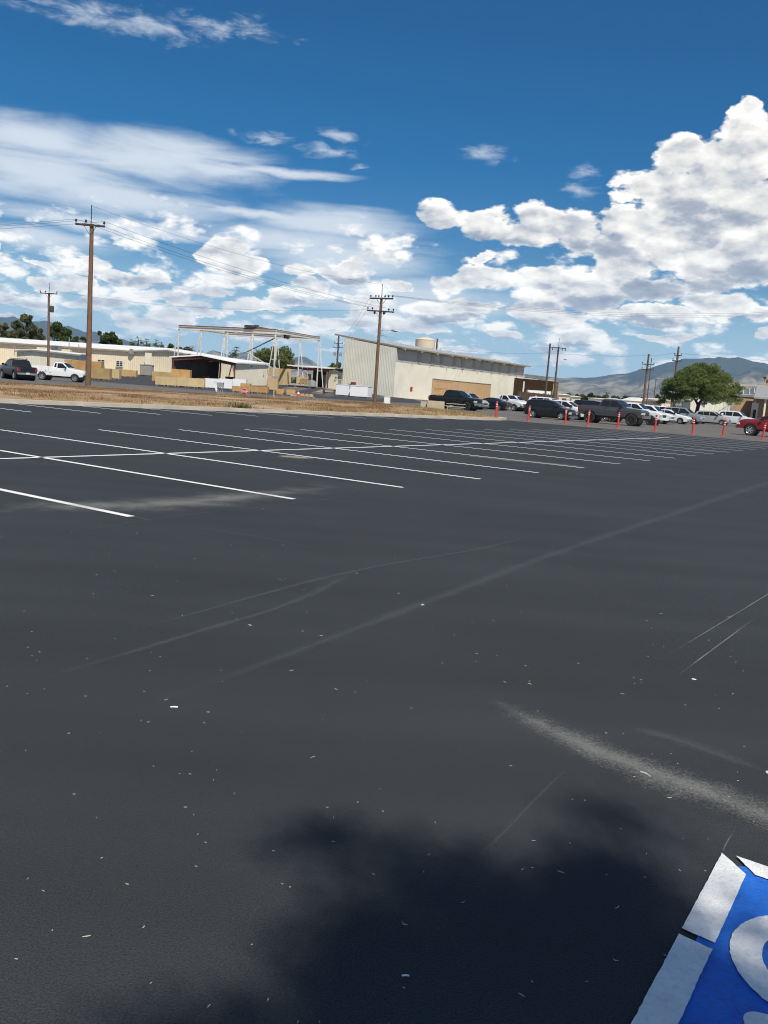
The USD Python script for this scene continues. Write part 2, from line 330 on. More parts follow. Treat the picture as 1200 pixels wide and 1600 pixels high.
M['carglass'] = surf('tinted_glass', (.018, .022, .026), .12, .05, 2., spec=.3, obj_space=True)
M['cargrey'] = surf('bumper_grey', (.14, .14, .145), .5, .05, 4., obj_space=True)
M['chrome'] = surf('chrome_trim', (.58, .58, .60), .18, .03, 4., metal=.9, obj_space=True)
M['carblack'] = surf('black_trim', (.015, .015, .016), .5, .05, 4., obj_space=True)
M['headlight'] = surf('headlight_lens', (.62, .64, .66), .08, .04, 4., coat=1., obj_space=True)
M['taillight'] = surf('taillight_lens', (.20, .006, .008), .15, .04, 4., coat=1., obj_space=True)
M['plate'] = surf('number_plate', (.62, .60, .58), .4, .05, 9., obj_space=True)
def paint(name, col): return surf('paint_' + name, col, .30, .03, 1., coat=(.25 if max(col) < .02 else .7), obj_space=True)
for k, c in dict(black=(.010, .011, .014), navy=(.012, .014, .024), white=(.80, .80, .79), graphite=(.055, .058, .064), silver=(.40, .39, .36), bluegrey=(.24, .28, .32), red=(.24, .012, .018), jet=(.008, .009, .009)).items():
    M['p_' + k] = paint(k, c)
def foliage(name, a, b, trans=.25):
    n = {'g': ('geometry', {}), 'o': ('noise_texture', {'scale': .5, 'detail': 3.0}), 'mr': ('map_range', {'from_min': .3, 'from_max': .7}), 'ad': ('math', {'math_type': 'multiply_add', 'value2': .5}),
         'mx': ('mix', {'mix_type': 'mix', 'color1': a, 'color2': b}), 'd': ('diffuse_bsdf', {}), 't': ('translucent_bsdf', {}), 'c': ('mix_closure', {'fac': trans})}
    l = [('g.position', 'o.vector'), ('o.fac', 'mr.value'), ('g.random_per_island', 'ad.value1'), ('mr.result', 'ad.value3'), ('ad.value', 'mx.fac'), ('mx.color', 'd.color'), ('mx.color', 't.color'), ('d.BSDF', 'c.closure1'), ('t.BSDF', 'c.closure2')]
    n['mr'] = ('map_range', {'from_min': .3, 'from_max': .7, 'to_min': -.1, 'to_max': .55, 'clamp': True})
    return usdkit.material(stage, '/World/Looks/' + name, n, l, surface='c.closure')
M['mesquite'] = foliage('mesquite_leaves', (.14, .18, .06), (.34, .38, .145), .45)
M['olive'] = foliage('olive_leaves', (.10, .115, .06), (.25, .25, .14))
M['darkgreen'] = foliage('dark_leaves', (.06, .09, .03), (.17, .20, .075))
M['palm'] = foliage('palm_fronds', (.05, .07, .025), (.15, .15, .06))
M['scrub'] = foliage('scrub_leaves', (.05, .075, .025), (.15, .17, .06))
M['straw'] = foliage('dry_grass', (.34, .24, .11), (.62, .48, .25), .3)
M['deadweed'] = foliage('dead_weeds', (.20, .115, .055), (.36, .215, .105), .2)

def gz(x, y):
    "the yard rises a metre towards the long building"
    x, y = np.asarray(x, float), np.asarray(y, float)
    a = np.clip((y - 108) / 62, 0, 1); a = a * a * (3 - 2 * a); b = np.clip((6 - x) / 22, 0, 1); b = b * b * (3 - 2 * b)
    return 1.05 * a * b
def sheet(poly, z, step=4.0):
    "a polygon laid over the ground at height z above it, cut into cells so that it follows the rise"
    poly = Polygon(poly) if not hasattr(poly, 'bounds') else poly
    x0, y0, x1, y1 = poly.bounds; vs, fs, n = [], [], 0
    xs = np.arange(x0, x1 + step, step); ys = np.arange(y0, y1 + step, step)
    from shapely import box as sbox, intersection
    for i in range(len(xs) - 1):
        for j in range(len(ys) - 1):
            c = poly.intersection(sbox(xs[i], ys[j], xs[i + 1], ys[j + 1]))
            for g in getattr(c, 'geoms', [c]):
                if g.geom_type != 'Polygon' or g.area < 1e-6: continue
                p = np.array(g.exterior.coords)[:-1]
                if len(g.interiors) == 0 and abs(g.convex_hull.area - g.area) < 1e-9: f = np.array([[0, k, k + 1] for k in range(1, len(p) - 1)]); q = p
                else:
                    q, f = trimesh.creation.triangulate_polygon(g, engine='earcut')
                v = np.column_stack([q, gz(q[:, 0], q[:, 1]) + z]); e1, e2 = v[f[:, 1]] - v[f[:, 0]], v[f[:, 2]] - v[f[:, 0]]
                f = np.where((np.cross(e1, e2)[:, 2] < 0)[:, None], f[:, ::-1], f)
                vs.append(v); fs.append(f + n); n += len(v)
    return np.vstack(vs), np.vstack(fs)
# ---------------------------------------------------------------- the ground
def terrain():
    xs = np.unique(np.concatenate([np.linspace(-160, 160, 81), np.geomspace(160, 22500, 24), -np.geomspace(160, 22500, 24)]))
    ys = np.unique(np.concatenate([np.linspace(-60, 300, 91), -np.geomspace(60, 14500, 20), np.geomspace(300, 30500, 26)]))
    X, Y = np.meshgrid(xs, ys); Z = gz(X, Y); nx, ny = len(xs), len(ys)
    i = np.arange((ny - 1) * nx).reshape(ny - 1, nx)[:, :-1].ravel()
    return np.column_stack([X.ravel(), Y.ravel(), Z.ravel()]), np.column_stack([i, i + 1, i + nx + 1, i + nx])
obj('ground', terrain(), M['desert'], kind='structure')
obj('old_pavement', sheet([(-75, 34), (-40, 36), (-16, 30), (12, 40), (70, 30), (110, 60), (120, 150), (60, 175), (2, 165), (-30, 165), (-75, 165)], .004, 6.), M['old'], kind='structure')
obj('yard_pavement', sheet([(-52, 116), (-34, 104), (-22, 97), (-2, 101), (6, 122), (17, 147), (2, 163), (-12, 172), (-30, 168), (-55, 160)], .008, 6.), M['yard'], kind='structure')
kerb_line = np.array([(-40, 14.5), (-19.2, 27.6), (-14.93, 32.4), (-12.48, 35.1), (-8.85, 38.9), (-4.23, 43.9), (-.38, 48.6), (3.53, 53.0), (6.3, 56.2), (7.55, 58.2)])
seal_far = [(7.6, 59.6), (11.2, 57.6), (14.3, 55.7), (16.8, 54.9), (20, 54.2), (23, 51.5), (31, 46), (60, 30), (80, -40), (-60, -40), (-60, 2)]
lot_poly = Polygon([tuple(p + np.array([-.05, .1])) for p in kerb_line] + seal_far)
lot = obj('parking_lot', sheet(lot_poly, .012, 6.), M['seal'], kind='structure')
# ragged lip of the new seal over the old pavement
rng = np.random.default_rng(4)

# painted bays
P0 = np.array([-2.707, 9.029]); BAY, LEN, AISLE, K2 = 2.743, 10.997, 6.747, 4.967
def strip(a, b, w=.10):
    a, b = np.asarray(a, float), np.asarray(b, float); d = (b - a) / np.linalg.norm(b - a); n = np.array([-d[1], d[0]]) * w / 2
    k = max(2, int(np.linalg.norm(b - a) / .8)); m = MB(); v = []
    for i in range(k + 1):
        p = a + (b - a) * i / k; j = rng.normal(0, .004, 2)
        for s, q in ((1, j[0]), (-1, j[1])): v.append((*(p + n * s * (1 + q / w)), .016))
    return np.array(v), np.array([[2 * i, 2 * i + 1, 2 * i + 3, 2 * i + 2] for i in range(k)])
def line(a, b, w=.10): obj('stall_line', strip(a, b, w), M['white_paint'], lot)
for k in range(-2, 19):
    a = P0 + k * BAY * U; b = a + LEN * V
    c = LineString([a, b]).intersection(lot_poly.buffer(-.4))
    if not c.is_empty: line(c.coords[0], c.coords[-1])
for k in range(-6, 12):
    a = P0 + (k + K2) * BAY * U + (LEN + AISLE) * V; b = a + 5.4 * V
    c = LineString([a, b]).intersection(lot_poly.buffer(-.12))
    if not c.is_empty and k != -2: line(c.coords[0], c.coords[-1])
mid = P0 + LEN / 2 * V
obj('centre_line', strip(mid - 3 * BAY * U, mid + 15.2 * BAY * U, .11), M['white_paint'], lot)
# hatched aisle by the island, seen at the left edge
h0 = P0 + (-2.55 + K2) * BAY * U + (LEN + AISLE) * V
for a, b in ((h0, h0 + 5 * V), (h0 - 1.5 * U, h0 - 1.5 * U + 5 * V), (h0, h0 - 1.5 * U + 1.5 * V), (h0 + 1.6 * V, h0 - 1.5 * U + 3.1 * V), (h0 + 3.2 * V, h0 - 1.5 * U + 4.7 * V), (h0 - 1.5 * U, h0)):
    obj('hatch_line', strip(a, b), M['white_paint'], lot)

# the blue accessible-bay emblem at the near right: blue square, white border laid through stencils, wheelchair sign
TL = np.array([1.285, 2.835]); PX, QX = -V, U
def loc2(pts): pts = np.asarray(pts, float); return TL + pts[:, :1] * PX + pts[:, 1:] * QX
def flat(name, poly, z, mat, parent):
    mb = MB(); vs = []
    for g in getattr(poly, 'geoms', [poly]):
        q, f = trimesh.creation.triangulate_polygon(g, engine='earcut'); w = loc2(q); v = np.column_stack([w, np.full(len(w), z)])
        e1, e2 = v[f[:, 1]] - v[f[:, 0]], v[f[:, 2]] - v[f[:, 0]]; f = np.where((np.cross(e1, e2)[:, 2] < 0)[:, None], f[:, ::-1], f); mb.add(v, f)
    return obj(name, mb, mat, parent)
def rough(poly, amp=.0008, step=.022, seed=1):
    r = np.random.default_rng(seed); out = []
    g = poly.segmentize(step); c = np.array(g.exterior.coords)[:-1]
    return Polygon(c + r.normal(0, amp, c.shape)).buffer(0)
S = 1.22
emblem = thing('accessible_bay_emblem', 'blue square wheelchair emblem with white border painted on asphalt, bottom right corner', 'road marking')
flat('blue_field', rough(Polygon([(.045, -.075), (.085, -.045), (S - .05, -.05), (S - .05, -S + .05), (.05, -S + .05)]), seed=2), .016, M['bay_blue'], emblem)
bw = .098
for i, pl in enumerate([
    [(0, -.012), (bw, -.105), (bw, -.568), (0, -.560)], [(0, -.594), (bw, -.603), (bw, -S + .11), (0, -S + .02)],
    [(.045, 0), (.125, -.088), (.56, -.10), (.56, 0)], [(.60, 0), (.60, -.10), (S - .11, -.10), (S - .02, 0)],
    [(S, -.03), (S - bw, -.11), (S - bw, -.57), (S, -.56)], [(S, -.6), (S - bw, -.6), (S - bw, -S + .11), (S, -S + .02)],
    [(.03, -S), (.11, -S + bw), (.57, -S + bw), (.57, -S)], [(.61, -S), (.61, -S + bw), (S - .11, -S + bw), (S - .03, -S)]]):
    flat('border_stencil', rough(Polygon(pl), seed=10 + i), .021, M['bay_white'], emblem)
wc = (.41, -.50); ang = np.radians(np.linspace(-35, -325, 60))
ringp = Polygon([(wc[0] + .28 * math.cos(a), wc[1] + .28 * math.sin(a)) for a in ang] + [(wc[0] + .192 * math.cos(a), wc[1] + .192 * math.sin(a)) for a in ang[::-1]])
# upright of the sign points along PX: sign coordinates (X across, Y up) -> (Y, -X)
def T(X, Y): return (Y, -X)
flat('wheel_ring', rough(ringp, seed=31), .021, M['bay_white'], emblem)
flat('head_dot', Point(T(.5, 1.0)).buffer(.075), .021, M['bay_white'], emblem)
flat('seated_figure', shops.unary_union([LineString([T(.5, .88), T(.52, .58), T(.74, .58), T(.84, .27), T(.95, .31)]).buffer(.042, cap_style=2, join_style=1), LineString([T(.51, .76), T(.70, .76)]).buffer(.035, cap_style=2)]), .021, M['bay_white'], emblem)

# dust, chalk and tyre marks: thin films with soft ends, on the seal
def film(name, col, nscale, lo, hi, most):
    n = {'a': ('attribute', {'attribute': 'fade'}), 'g': ('geometry', {}), 'n': ('noise_texture', {'scale': nscale, 'detail': 6.0, 'roughness': .65}), 'f': ('noise_texture', {'scale': nscale * 40, 'detail': 2.0}),
         's1': ('math', {'math_type': 'multiply_add', 'value2': 1.3}), 's2': ('math', {'math_type': 'subtract', 'value2': .5}), 's3': ('math', {'math_type': 'multiply_add', 'value2': 1.0}), 's4': ('math', {'math_type': 'subtract', 'value2': .5}),
         'r': ('map_range', {'range_type': 'smoothstep', 'from_min': lo, 'from_max': hi, 'to_min': 0., 'to_max': most, 'clamp': True}), 'mul': ('math', {'math_type': 'multiply'}), 'cl': ('map_range', {'from_min': 0., 'from_max': .12, 'clamp': True}),
         't': ('transparent_bsdf', {}), 'd': ('diffuse_bsdf', {'color': col}), 'm': ('mix_closure', {})}
    l = [('g.position', 'n.vector'), ('g.position', 'f.vector'), ('n.fac', 's2.value1'), ('s2.value', 's1.value1'), ('a.fac', 's1.value3'), ('f.fac', 's4.value1'), ('s4.value', 's3.value1'), ('s1.value', 's3.value3'), ('s3.value', 'r.value'),
         ('a.fac', 'cl.value'), ('r.result', 'mul.value1'), ('cl.result', 'mul.value2'), ('mul.value', 'm.fac'), ('t.BSDF', 'm.closure1'), ('d.BSDF', 'm.closure2')]
    return usdkit.material(stage, '/World/Looks/' + name, n, l, surface='m.closure')
F_DUST = film('pale_dust', (.33, .33, .31), 2.2, .30, 1.3, .46)
F_FAINT = film('faint_track', (.13, .14, .15), 1.6, .25, 1.35, .34)
F_CHALK = film('chalk', (.4, .4, .39), 3.0, .3, 1.3, .42)
F_TAN = film('spilt_grit', (.36, .31, .24), 3.0, .15, .8, .8)
def ribbon(name, px, widths, mat, z, parent=lot, fade_ends=(.25, .25), sharp=1.):
    p = np.array([gnd(*q) for q in px]); s = np.concatenate([[0], np.cumsum(np.linalg.norm(np.diff(p, axis=0), axis=1))])
    k = int(np.clip(s[-1] / .15, 24, 200)); t = np.linspace(0, s[-1], k)
    from scipy.interpolate import PchipInterpolator
    q = np.column_stack([PchipInterpolator(s, p[:, i])(t) for i in (0, 1)]); w = PchipInterpolator(s, widths)(t)
    d = np.gradient(q, axis=0); d /= np.linalg.norm(d, axis=1, keepdims=True); nn = np.column_stack([-d[:, 1], d[:, 0]])
    nc = 13; c = np.linspace(-1, 1, nc)
    v = np.concatenate([np.column_stack([q + nn * (w * ci / 2)[:, None], np.full(k, z)]) for ci in c])
    e = np.minimum(np.clip(t / s[-1] / max(fade_ends[0], 1e-3), 0, 1), np.clip((1 - t / s[-1]) / max(fade_ends[1], 1e-3), 0, 1))
    fade = np.concatenate([(1 - abs(ci)) ** sharp * e for ci in c])
    f = np.array([[a * k + i, a * k + i + 1, (a + 1) * k + i + 1, (a + 1) * k + i] for a in range(nc - 1) for i in range(k - 1)])
    f = np.vstack([f[:, [0, 2, 1]], f[:, [0, 3, 2]]])
    o = obj(name, (v, f), mat, parent)
    UsdGeom.PrimvarsAPI(o).CreatePrimvar('fade', Sdf.ValueTypeNames.FloatArray, 'vertex').Set(Vt.FloatArray.FromNumpy(fade.astype(np.float32)))
ribbon('dust_streak', [(700, 1065), (800, 1115), (900, 1165), (1000, 1205), (1100, 1243), (1200, 1283), (1330, 1345)], [.2, .36, .46, .46, .42, .46, .46], F_DUST, .0185, fade_ends=(.45, .02))
ribbon('dust_streak', [(950, 1135), (1050, 1160), (1150, 1195), (1230, 1225)], [.1, .2, .2, .2], F_FAINT, .0187)
ribbon('dust_streak', [(-80, 812), (60, 795), (200, 792), (330, 783), (470, 768), (620, 750)], [1.2, 1.3, 1.6, 1.7, 1.5, .9], F_DUST, .0186, fade_ends=(.2, .55))
ribbon('dust_streak', [(690, 709), (740, 714), (820, 722), (900, 730), (930, 735)], [.8, 1.2, 1.6, 1.4, .8], F_DUST, .0188)
ribbon('dust_streak', [(385, 668), (420, 671), (470, 677), (560, 684)], [.8, .9, 1.1, .8], F_DUST, .0189, fade_ends=(.15, .7))
ribbon('dust_streak', [(1060, 703), (1100, 705), (1145, 709)], [.4, .9, .6], F_DUST, .0184)
ribbon('grit_patch', [(432, 713), (455, 715), (492, 718)], [.5, .75, .4], F_TAN, .0185)
ribbon('tyre_track', [(-60, 1212), (300, 1083), (600, 970), (850, 874), (1030, 812), (1210, 752)], [.14, .16, .22, .30, .4, .5], F_FAINT, .0182, fade_ends=(.1, .05))
ribbon('tyre_track', [(-30, 1040), (200, 990), (400, 935), (500, 908), (600, 886), (760, 858), (860, 828)], [.05, .06, .08, .14, .08, .08, .08], F_FAINT, .0183)
ribbon('tyre_track', [(-30, 1090), (150, 1040), (330, 985), (430, 955), (520, 915), (570, 880)], [.10, .12, .12, .1, .2, .1], F_FAINT, .0181)
ribbon('chalk_line', [(1015, 1045), (1110, 987), (1205, 928)], [.014, .014, .016], F_CHALK, .0191, fade_ends=(.3, .02), sharp=.4)
ribbon('chalk_line', [(1045, 1070), (1125, 1010), (1205, 950)], [.014, .014, .016], F_CHALK, .0192, fade_ends=(.2, .5), sharp=.4)
ribbon('chalk_line', [(715, 1375), (770, 1325), (830, 1262), (905, 1188)], [.012, .02, .016, .012], F_FAINT, .0193, sharp=.5)
ribbon('chalk_line', [(1128, 1338), (1138, 1318), (1152, 1298)], [.008, .008, .006], F_CHALK, .0194, fade_ends=(.05, .5), sharp=.4)
ribbon('chalk_line', [(-20, 852), (150, 828), (300, 806), (450, 790), (600, 768)], [.025, .025, .025, .025, .025], F_FAINT, .0195, sharp=.4)
ribbon('chalk_line', [(205, 809), (245, 818)], [.08, .06], F_FAINT, .0196, fade_ends=(.02, .3), sharp=.4)
ribbon('chalk_line', [(250, 819), (420, 845), (540, 870)], [.03, .03, .03], F_FAINT, .0197, sharp=.5)

# litter: leaf stalks, paint chips
M['chip'] = surf('pale_chip', (.40, .37, .31), .8, .2, 30.)
M['stalk'] = surf('dry_stalk', (.42, .36, .26), .8, .3, 30.)
def sliver(mb, x, y, L, w, a, h=.003, bend=.3, z=.013):
    d = np.array([math.cos(a), math.sin(a)]); n = np.array([-d[1], d[0]]); pts = []
    for t in (-1, 0, 1):
        c = np.array([x, y]) + d * L / 2 * t + n * bend * L * (1 - t * t) * .5; ww = w * (1 if t == 0 else .45)
        pts.append([(*(c + n * ww / 2), z), (*(c - n * ww / 2), z), (*c, z + h)])
    v = np.array(pts).reshape(-1, 3); f = []
    for i in (0, 1): b = 3 * i; f += [[b, b + 3, b + 5], [b, b + 5, b + 2], [b + 2, b + 5, b + 4], [b + 2, b + 4, b + 1]]
    mb.add(v, f + [[0, 2, 1], [6, 7, 8]])
r = np.random.default_rng(12); mb = MB()
for _ in range(560):
    y = 1.4 + 17 * r.beta(1., 2.6); x = r.uniform(-.62, .62) * y + r.normal(0, .3)
    if r.random() < .25 * (x < .3): continue
    big = r.random() < .10
    sliver(mb, x, y, r.uniform(.006, .013) * (2.0 if big else 1.), r.uniform(.002, .004) * (1.3 if big else 1.), r.uniform(0, 6.3), .002, r.uniform(-.5, .5))
obj('leaf_litter', mb, M['chip'], label='pale leaf stalks and paint flecks scattered over the dark asphalt', cat='litter', kind='stuff')
for px, py, L, w, a, lab in ((1008, 1214, .075, .012, -.9, 'largest white splinter, lying in the pale dust streak'), (272, 1109, .05, .022, .1, 'white paint chip alone on the asphalt at mid left'), (660, 948, .035, .02, .2, 'small white chip beside the long tyre track'),
                         (1084, 1065, .035, .02, -.4, 'white chip between the chalk lines at right'), (633, 1532, .028, .010, .1, 'white fleck near the lower edge of the asphalt'), (1201, 1211, .06, .03, .9, 'white scrap on the asphalt cut by the right picture edge')):
    m_ = MB(); sliver(m_, *gnd(px, py), L * .7, w * .6, a, .004); obj('paint_chip', m_, M['white'], label=lab, cat='paint chip')

# the planted island: kerb, dirt, dry grass
isl_back = np.array([(-62, 52), (-27.5, 54.5), (-22.6, 58.6), (-18.5, 62.0), (-13.0, 66.2), (-8.0, 70.5), (-2.0, 77), (2.0, 76.0), (5.2, 68.0), (7.6, 61.8), (8.1, 60.0)])
isl = Polygon([tuple(p) for p in kerb_line] + [tuple(p) for p in isl_back[::-1]])
kerb_ring = isl.difference(isl.buffer(-.42))
kerb = obj('kerb', MB().prism(kerb_ring, 0, .17), M['concrete'], kind='structure')
isl_in = isl.buffer(-.42)
def mound(x, y):
    d = np.array([isl_in.exterior.distance(Point(a, b)) for a, b in zip(x, y)])
    return .155 + .15 * np.clip(d / 3, 0, 1) + .05 * (meshkit.fbm(np.column_stack([x, y, 0 * x]) * .8, 3) - .5) * np.clip(d, 0, 1)
v, f = sheet(isl_in, 0., 1.2); v[:, 2] = mound(v[:, 0], v[:, 1])
obj('island_soil', (v, f), M['dirt'], smooth=True, kind='structure')
def tufts(n, seed, hmin, hmax, spread, keep, blades=14):
    r = np.random.default_rng(seed); x0, y0, x1, y1 = isl_in.bounds; V_, got = [], 0
    while got < n:
        x, y = r.uniform(x0, x1), r.uniform(y0, y1)
        if y < x * .9 + 30 or not isl_in.contains(Point(x, y)) or x < -34: continue
        if not keep(x, y, r): continue
        got += 1; z = mound(np.array([x]), np.array([y]))[0]
        for _ in range(blades):
            a = r.uniform(0, 6.3); h = r.uniform(hmin, hmax); b = np.array([x, y]) + r.normal(0, spread, 2); t = b + np.array([math.cos(a), math.sin(a)]) * h * r.uniform(.2, .9)
            w = np.array([-math.sin(a), math.cos(a)]) * .012
            V_.append([(*(b - w), z - .02), (*(b + w), z - .02), (*t, z + h)])
    V_ = np.array(V_).reshape(-1, 3); return V_, np.arange(len(V_)).reshape(-1, 3)
pn = lambda x, y, s: meshkit.fbm(np.array([[x, y, 0.]]) * s, 3, 5)[0]
obj('dry_grass', tufts(1300, 5, .06, .22, .13, lambda x, y, r: (pn(x, y, .5) > .56 or (x > -4 and pn(x, y, .5) > .42)) and isl.exterior.distance(Point(x, y)) < 5), M['straw'], label='straw coloured dry grass along the kerbed island', cat='grass', kind='stuff')
obj('dead_weeds', tufts(3200, 6, .03, .11, .30, lambda x, y, r: pn(x, y, .35) < .60 and 1.0 < isl.exterior.distance(Point(x, y)) < 9 and x < 0), M['deadweed'], label='low reddish brown dead weeds covering the island soil', cat='weeds', kind='stuff')
V_ = []
for _ in range(160):
    a = rng.uniform(0, 6.3); h = rng.uniform(.1, .35); b = np.array([-7.3, 41.7]) + rng.normal(0, .3, 2); t = b + np.array([math.cos(a), math.sin(a)]) * h * .6; w = np.array([-math.sin(a), math.cos(a)]) * .02
    V_.append([(*(b - w), .14), (*(b + w), .14), (*t, .16 + h)])
V_ = np.array(V_).reshape(-1, 3)
wd = thing('green_weed', 'only green weed on the kerb edge of the dry island', 'weed')
obj('leaves', (V_, np.arange(len(V_)).reshape(-1, 3)), M['scrub'], wd, kind='stuff'); obj('stem', MB().tube([(-7.3, 41.7, .1), (-7.28, 41.7, .3), (-7.2, 41.72, .42)], [.02, .015, .008], 5), M['bark'], wd)
# ---------------------------------------------------------------- buildings
def wall(mb, a, b, za, zb, ba, bb, pitch=.3, depth=.035, side=1):
    "a ribbed metal wall from plan point a to b; tops za, zb; bottoms ba, bb; ribs stand out to the left of a->b when side = 1"
    a, b = np.asarray(a, float), np.asarray(b, float); L = np.linalg.norm(b - a); d = (b - a) / L; n = np.array([-d[1], d[0]]) * side
    prof = []; k = int(L / pitch)
    for i in range(k):
        for t, o in ((0, 0), (.55, 0), (.65, 1), (.9, 1)): prof.append(((i + t) * L / k, o * depth))
    prof.append((L, 0)); prof = np.array(prof)
    p = a + prof[:, :1] * d + prof[:, 1:] * n; t = prof[:, 0] / L
    v = np.vstack([np.column_stack([p, ba + (bb - ba) * t]), np.column_stack([p, za + (zb - za) * t])]); m = len(prof)
    f = np.array([[i, i + 1, m + i + 1, m + i] for i in range(m - 1)])
    mb.add(v, f if side == -1 else f[:, ::-1]); return mb
def p3(p, z): return (float(p[0]), float(p[1]), float(z))
def lerp(a, b, t): return np.asarray(a, float) * (1 - t) + np.asarray(b, float) * t

# --- the big ribbed shed with a single pitched roof
C0 = np.array([xg(614.5, 163.), 163.0]); LW, LE = 58.0, 12.2
C1 = C0 + LW * U; C2 = C0 + LE * V; C3 = C1 + LE * V
HE, HB = 9.35, 10.9
shed = thing('ribbed_metal_shed', 'large cream ribbed metal shed with overhanging roof and louvred clerestory, behind the black lifted pickup', 'shed')
o2 = lambda z: z
mb = MB(); wall(mb, C0, C1, HE - 2.6, HE - 2.6, -.3, -.3, .36, .032, -1); obj('front_wall', mb, M['shedwall'], shed)
mb = MB(); wall(mb, C2, C0, HB, HE, -.3, -.3, .36, .028, -1); obj('end_wall', mb, M['shedwall'], shed)
mb = MB(); wall(mb, C1, C3, HE, HB, -.3, -.3, .36, .05, -1); wall(mb, C3, C2, HB, HB, -.3, -.3, .36, .05, -1); obj('rear_wall', mb, M['shedwall'], shed)
# clerestory: recessed band of louvre panels under the eave
mb = MB(); Bi = -.0
mb.slab([p3(C0 - V * -.06, HE - 2.62), p3(C1 - V * -.06, HE - 2.62), p3(C1 - V * -.06, HE), p3(C0 - V * -.06, HE)], (*(V * .1), 0)); obj('clerestory_band', mb, M['shedband'], shed)
for i in range(11):
    t = .135 + i * .078 + (.012 if i % 2 else 0)
    a = lerp(C0, C1, t) ; b = a + U * 1.35
    mb = MB(); mb.slab([p3(a - V * -.02, HE - 2.45), p3(b - V * -.02, HE - 2.45), p3(b - V * -.02, HE - .1), p3(a - V * -.02, HE - .1)], (*(V * .05), 0))
    for j in range(8): z = HE - 2.35 + j * .28; mb.bar(p3(a - V * .012, z), p3(b - V * .012, z), .03, .12)
    obj('louvre_panel', mb, M['louvre'], shed)
R0, R1 = C0 - V * 1.25 - U * .06, C1 - V * 1.25 + U * .9; sl = (HB - HE) / LE
R2, R3 = C0 + V * (LE + 2.5) - U * .06, C1 + V * (LE + 2.5) + U * .9
zf, zr = HE - sl * 1.25 + .12, HB + sl * 2.5 + .12
mb = MB(); mb.slab([p3(R0, zf), p3(R1, zf), p3(R3, zr), p3(R2, zr)], (0, 0, .28)); obj('roof', mb, M['trim'], shed)
mb = MB(); mb.slab([p3(R0 + V * .1, zf + .285), p3(R1 + V * .1, zf + .285), p3(R3, zr + .285), p3(R2, zr + .285)], (0, 0, .05)); obj('roof_sheet', mb, M['roof_grey'], shed)
for i in range(10):
    a = lerp(C0, C1, .02 + i * .106); mb = MB(); mb.bar(p3(a - V * 1.3, zf - .12), p3(a - V * .06, HE - .06), .16, .22); obj('eave_bracket', mb, M['cream'], shed)
for i, t in enumerate(np.linspace(.10, .93, 8)):
    a = lerp(C0, C1, t) - V * .06; mb = MB(); mb.bar(p3(a, HE - 2.62), p3(a, HE - 2.95), .12, .12); obj('downpipe_stub', mb, M['trim'], shed)
# the boarded doorway
def on_front(x, z_off, Y0=None):
    d = ray(x, hzn(x)); # plan direction, meet the wall line
    A = np.array([[d[0], -U[0]], [d[1], -U[1]]]); t = np.linalg.solve(A, C0)
    return C0 + t[1] * U
a, b = on_front(674, 0), on_front(765, 0)
za_ = 4.25
mb = MB(); mb.slab([p3(a - V * .06, 0), p3(b - V * .06, 0), p3(b - V * .06, za_), p3(a - V * .06, za_)], (*(-V * .08), 0)); obj('boarded_door', mb, M['board'], shed)
for i in range(4):
    for j in range(2):
        q = a + U * (.7 + i * 1.9); mb = MB(); z0, z1 = (1.2, 2.3) if j == 0 else (2.55, 3.95)
        mb.bar(p3(q - V * .16, z0), p3(q - V * .16, z1), .05, .05); mb.bar(p3(q + U * 1.7 - V * .16, z0), p3(q + U * 1.7 - V * .16, z1), .05, .05); mb.bar(p3(q - V * .16, z1), p3(q + U * 1.7 - V * .16, z1), .05, .05); mb.bar(p3(q - V * .16, z0), p3(q + U * 1.7 - V * .16, z0), .05, .05)
        obj('door_panel_frame', mb, M['ply3'], shed)
mb = MB(); mb.bar(p3(a - V * .12, za_ + .06), p3(b - V * .12, za_ + .06), .2, .12); obj('door_head', mb, M['trim'], shed)
a = on_front(640.5, 0); mb = MB(); mb.slab([p3(a - V * .06, 1.55), p3(a + U * .75 - V * .06, 1.55), p3(a + U * .75 - V * .06, 2.35), p3(a - V * .06, 2.35)], (*(-V * .05), 0)); obj('wall_sign', mb, M['stopred'], shed, label='small red sign on the front wall')
mb = MB(); a = lerp(C2, C0, .12) - U * .06; mb.slab([p3(a, 1.9), p3(a - V * .9, 1.9), p3(a - V * .9, 2.1), p3(a, 2.1)], (*(-U * .1), 0)); obj('wall_lamp', mb, M['darkmetal'], shed)

# --- storage tank behind the shed
tk = at(663.5, 548, 225.); tank = thing('storage_tank', 'cream cylindrical tank with shallow domed cap rising behind the ribbed shed', 'tank', (tk[0], tk[1], 0))
rT = 15.2 / 1331 * 225; zt_ = at(663, 532, 225.)[2]
obj('shell', MB().lathe([(rT, 0), (rT, zt_), (rT * 1.02, zt_ + .02), (rT * 1.02, zt_ + .18), (rT, zt_ + .2)], n=48), M['tank'], tank, smooth=30)
obj('cap', MB().lathe([(rT, zt_ + .2), (rT * .8, zt_ + .45), (rT * .45, zt_ + .75), (rT * .12, zt_ + .9), (0.01, zt_ + .92)], n=48), M['tank'], tank, smooth=30)
obj('vent', MB().lathe([(.22, zt_ + .9), (.22, zt_ + 1.05), (.3, zt_ + 1.08), (.02, zt_ + 1.2)], n=14), M['tank'], tank)

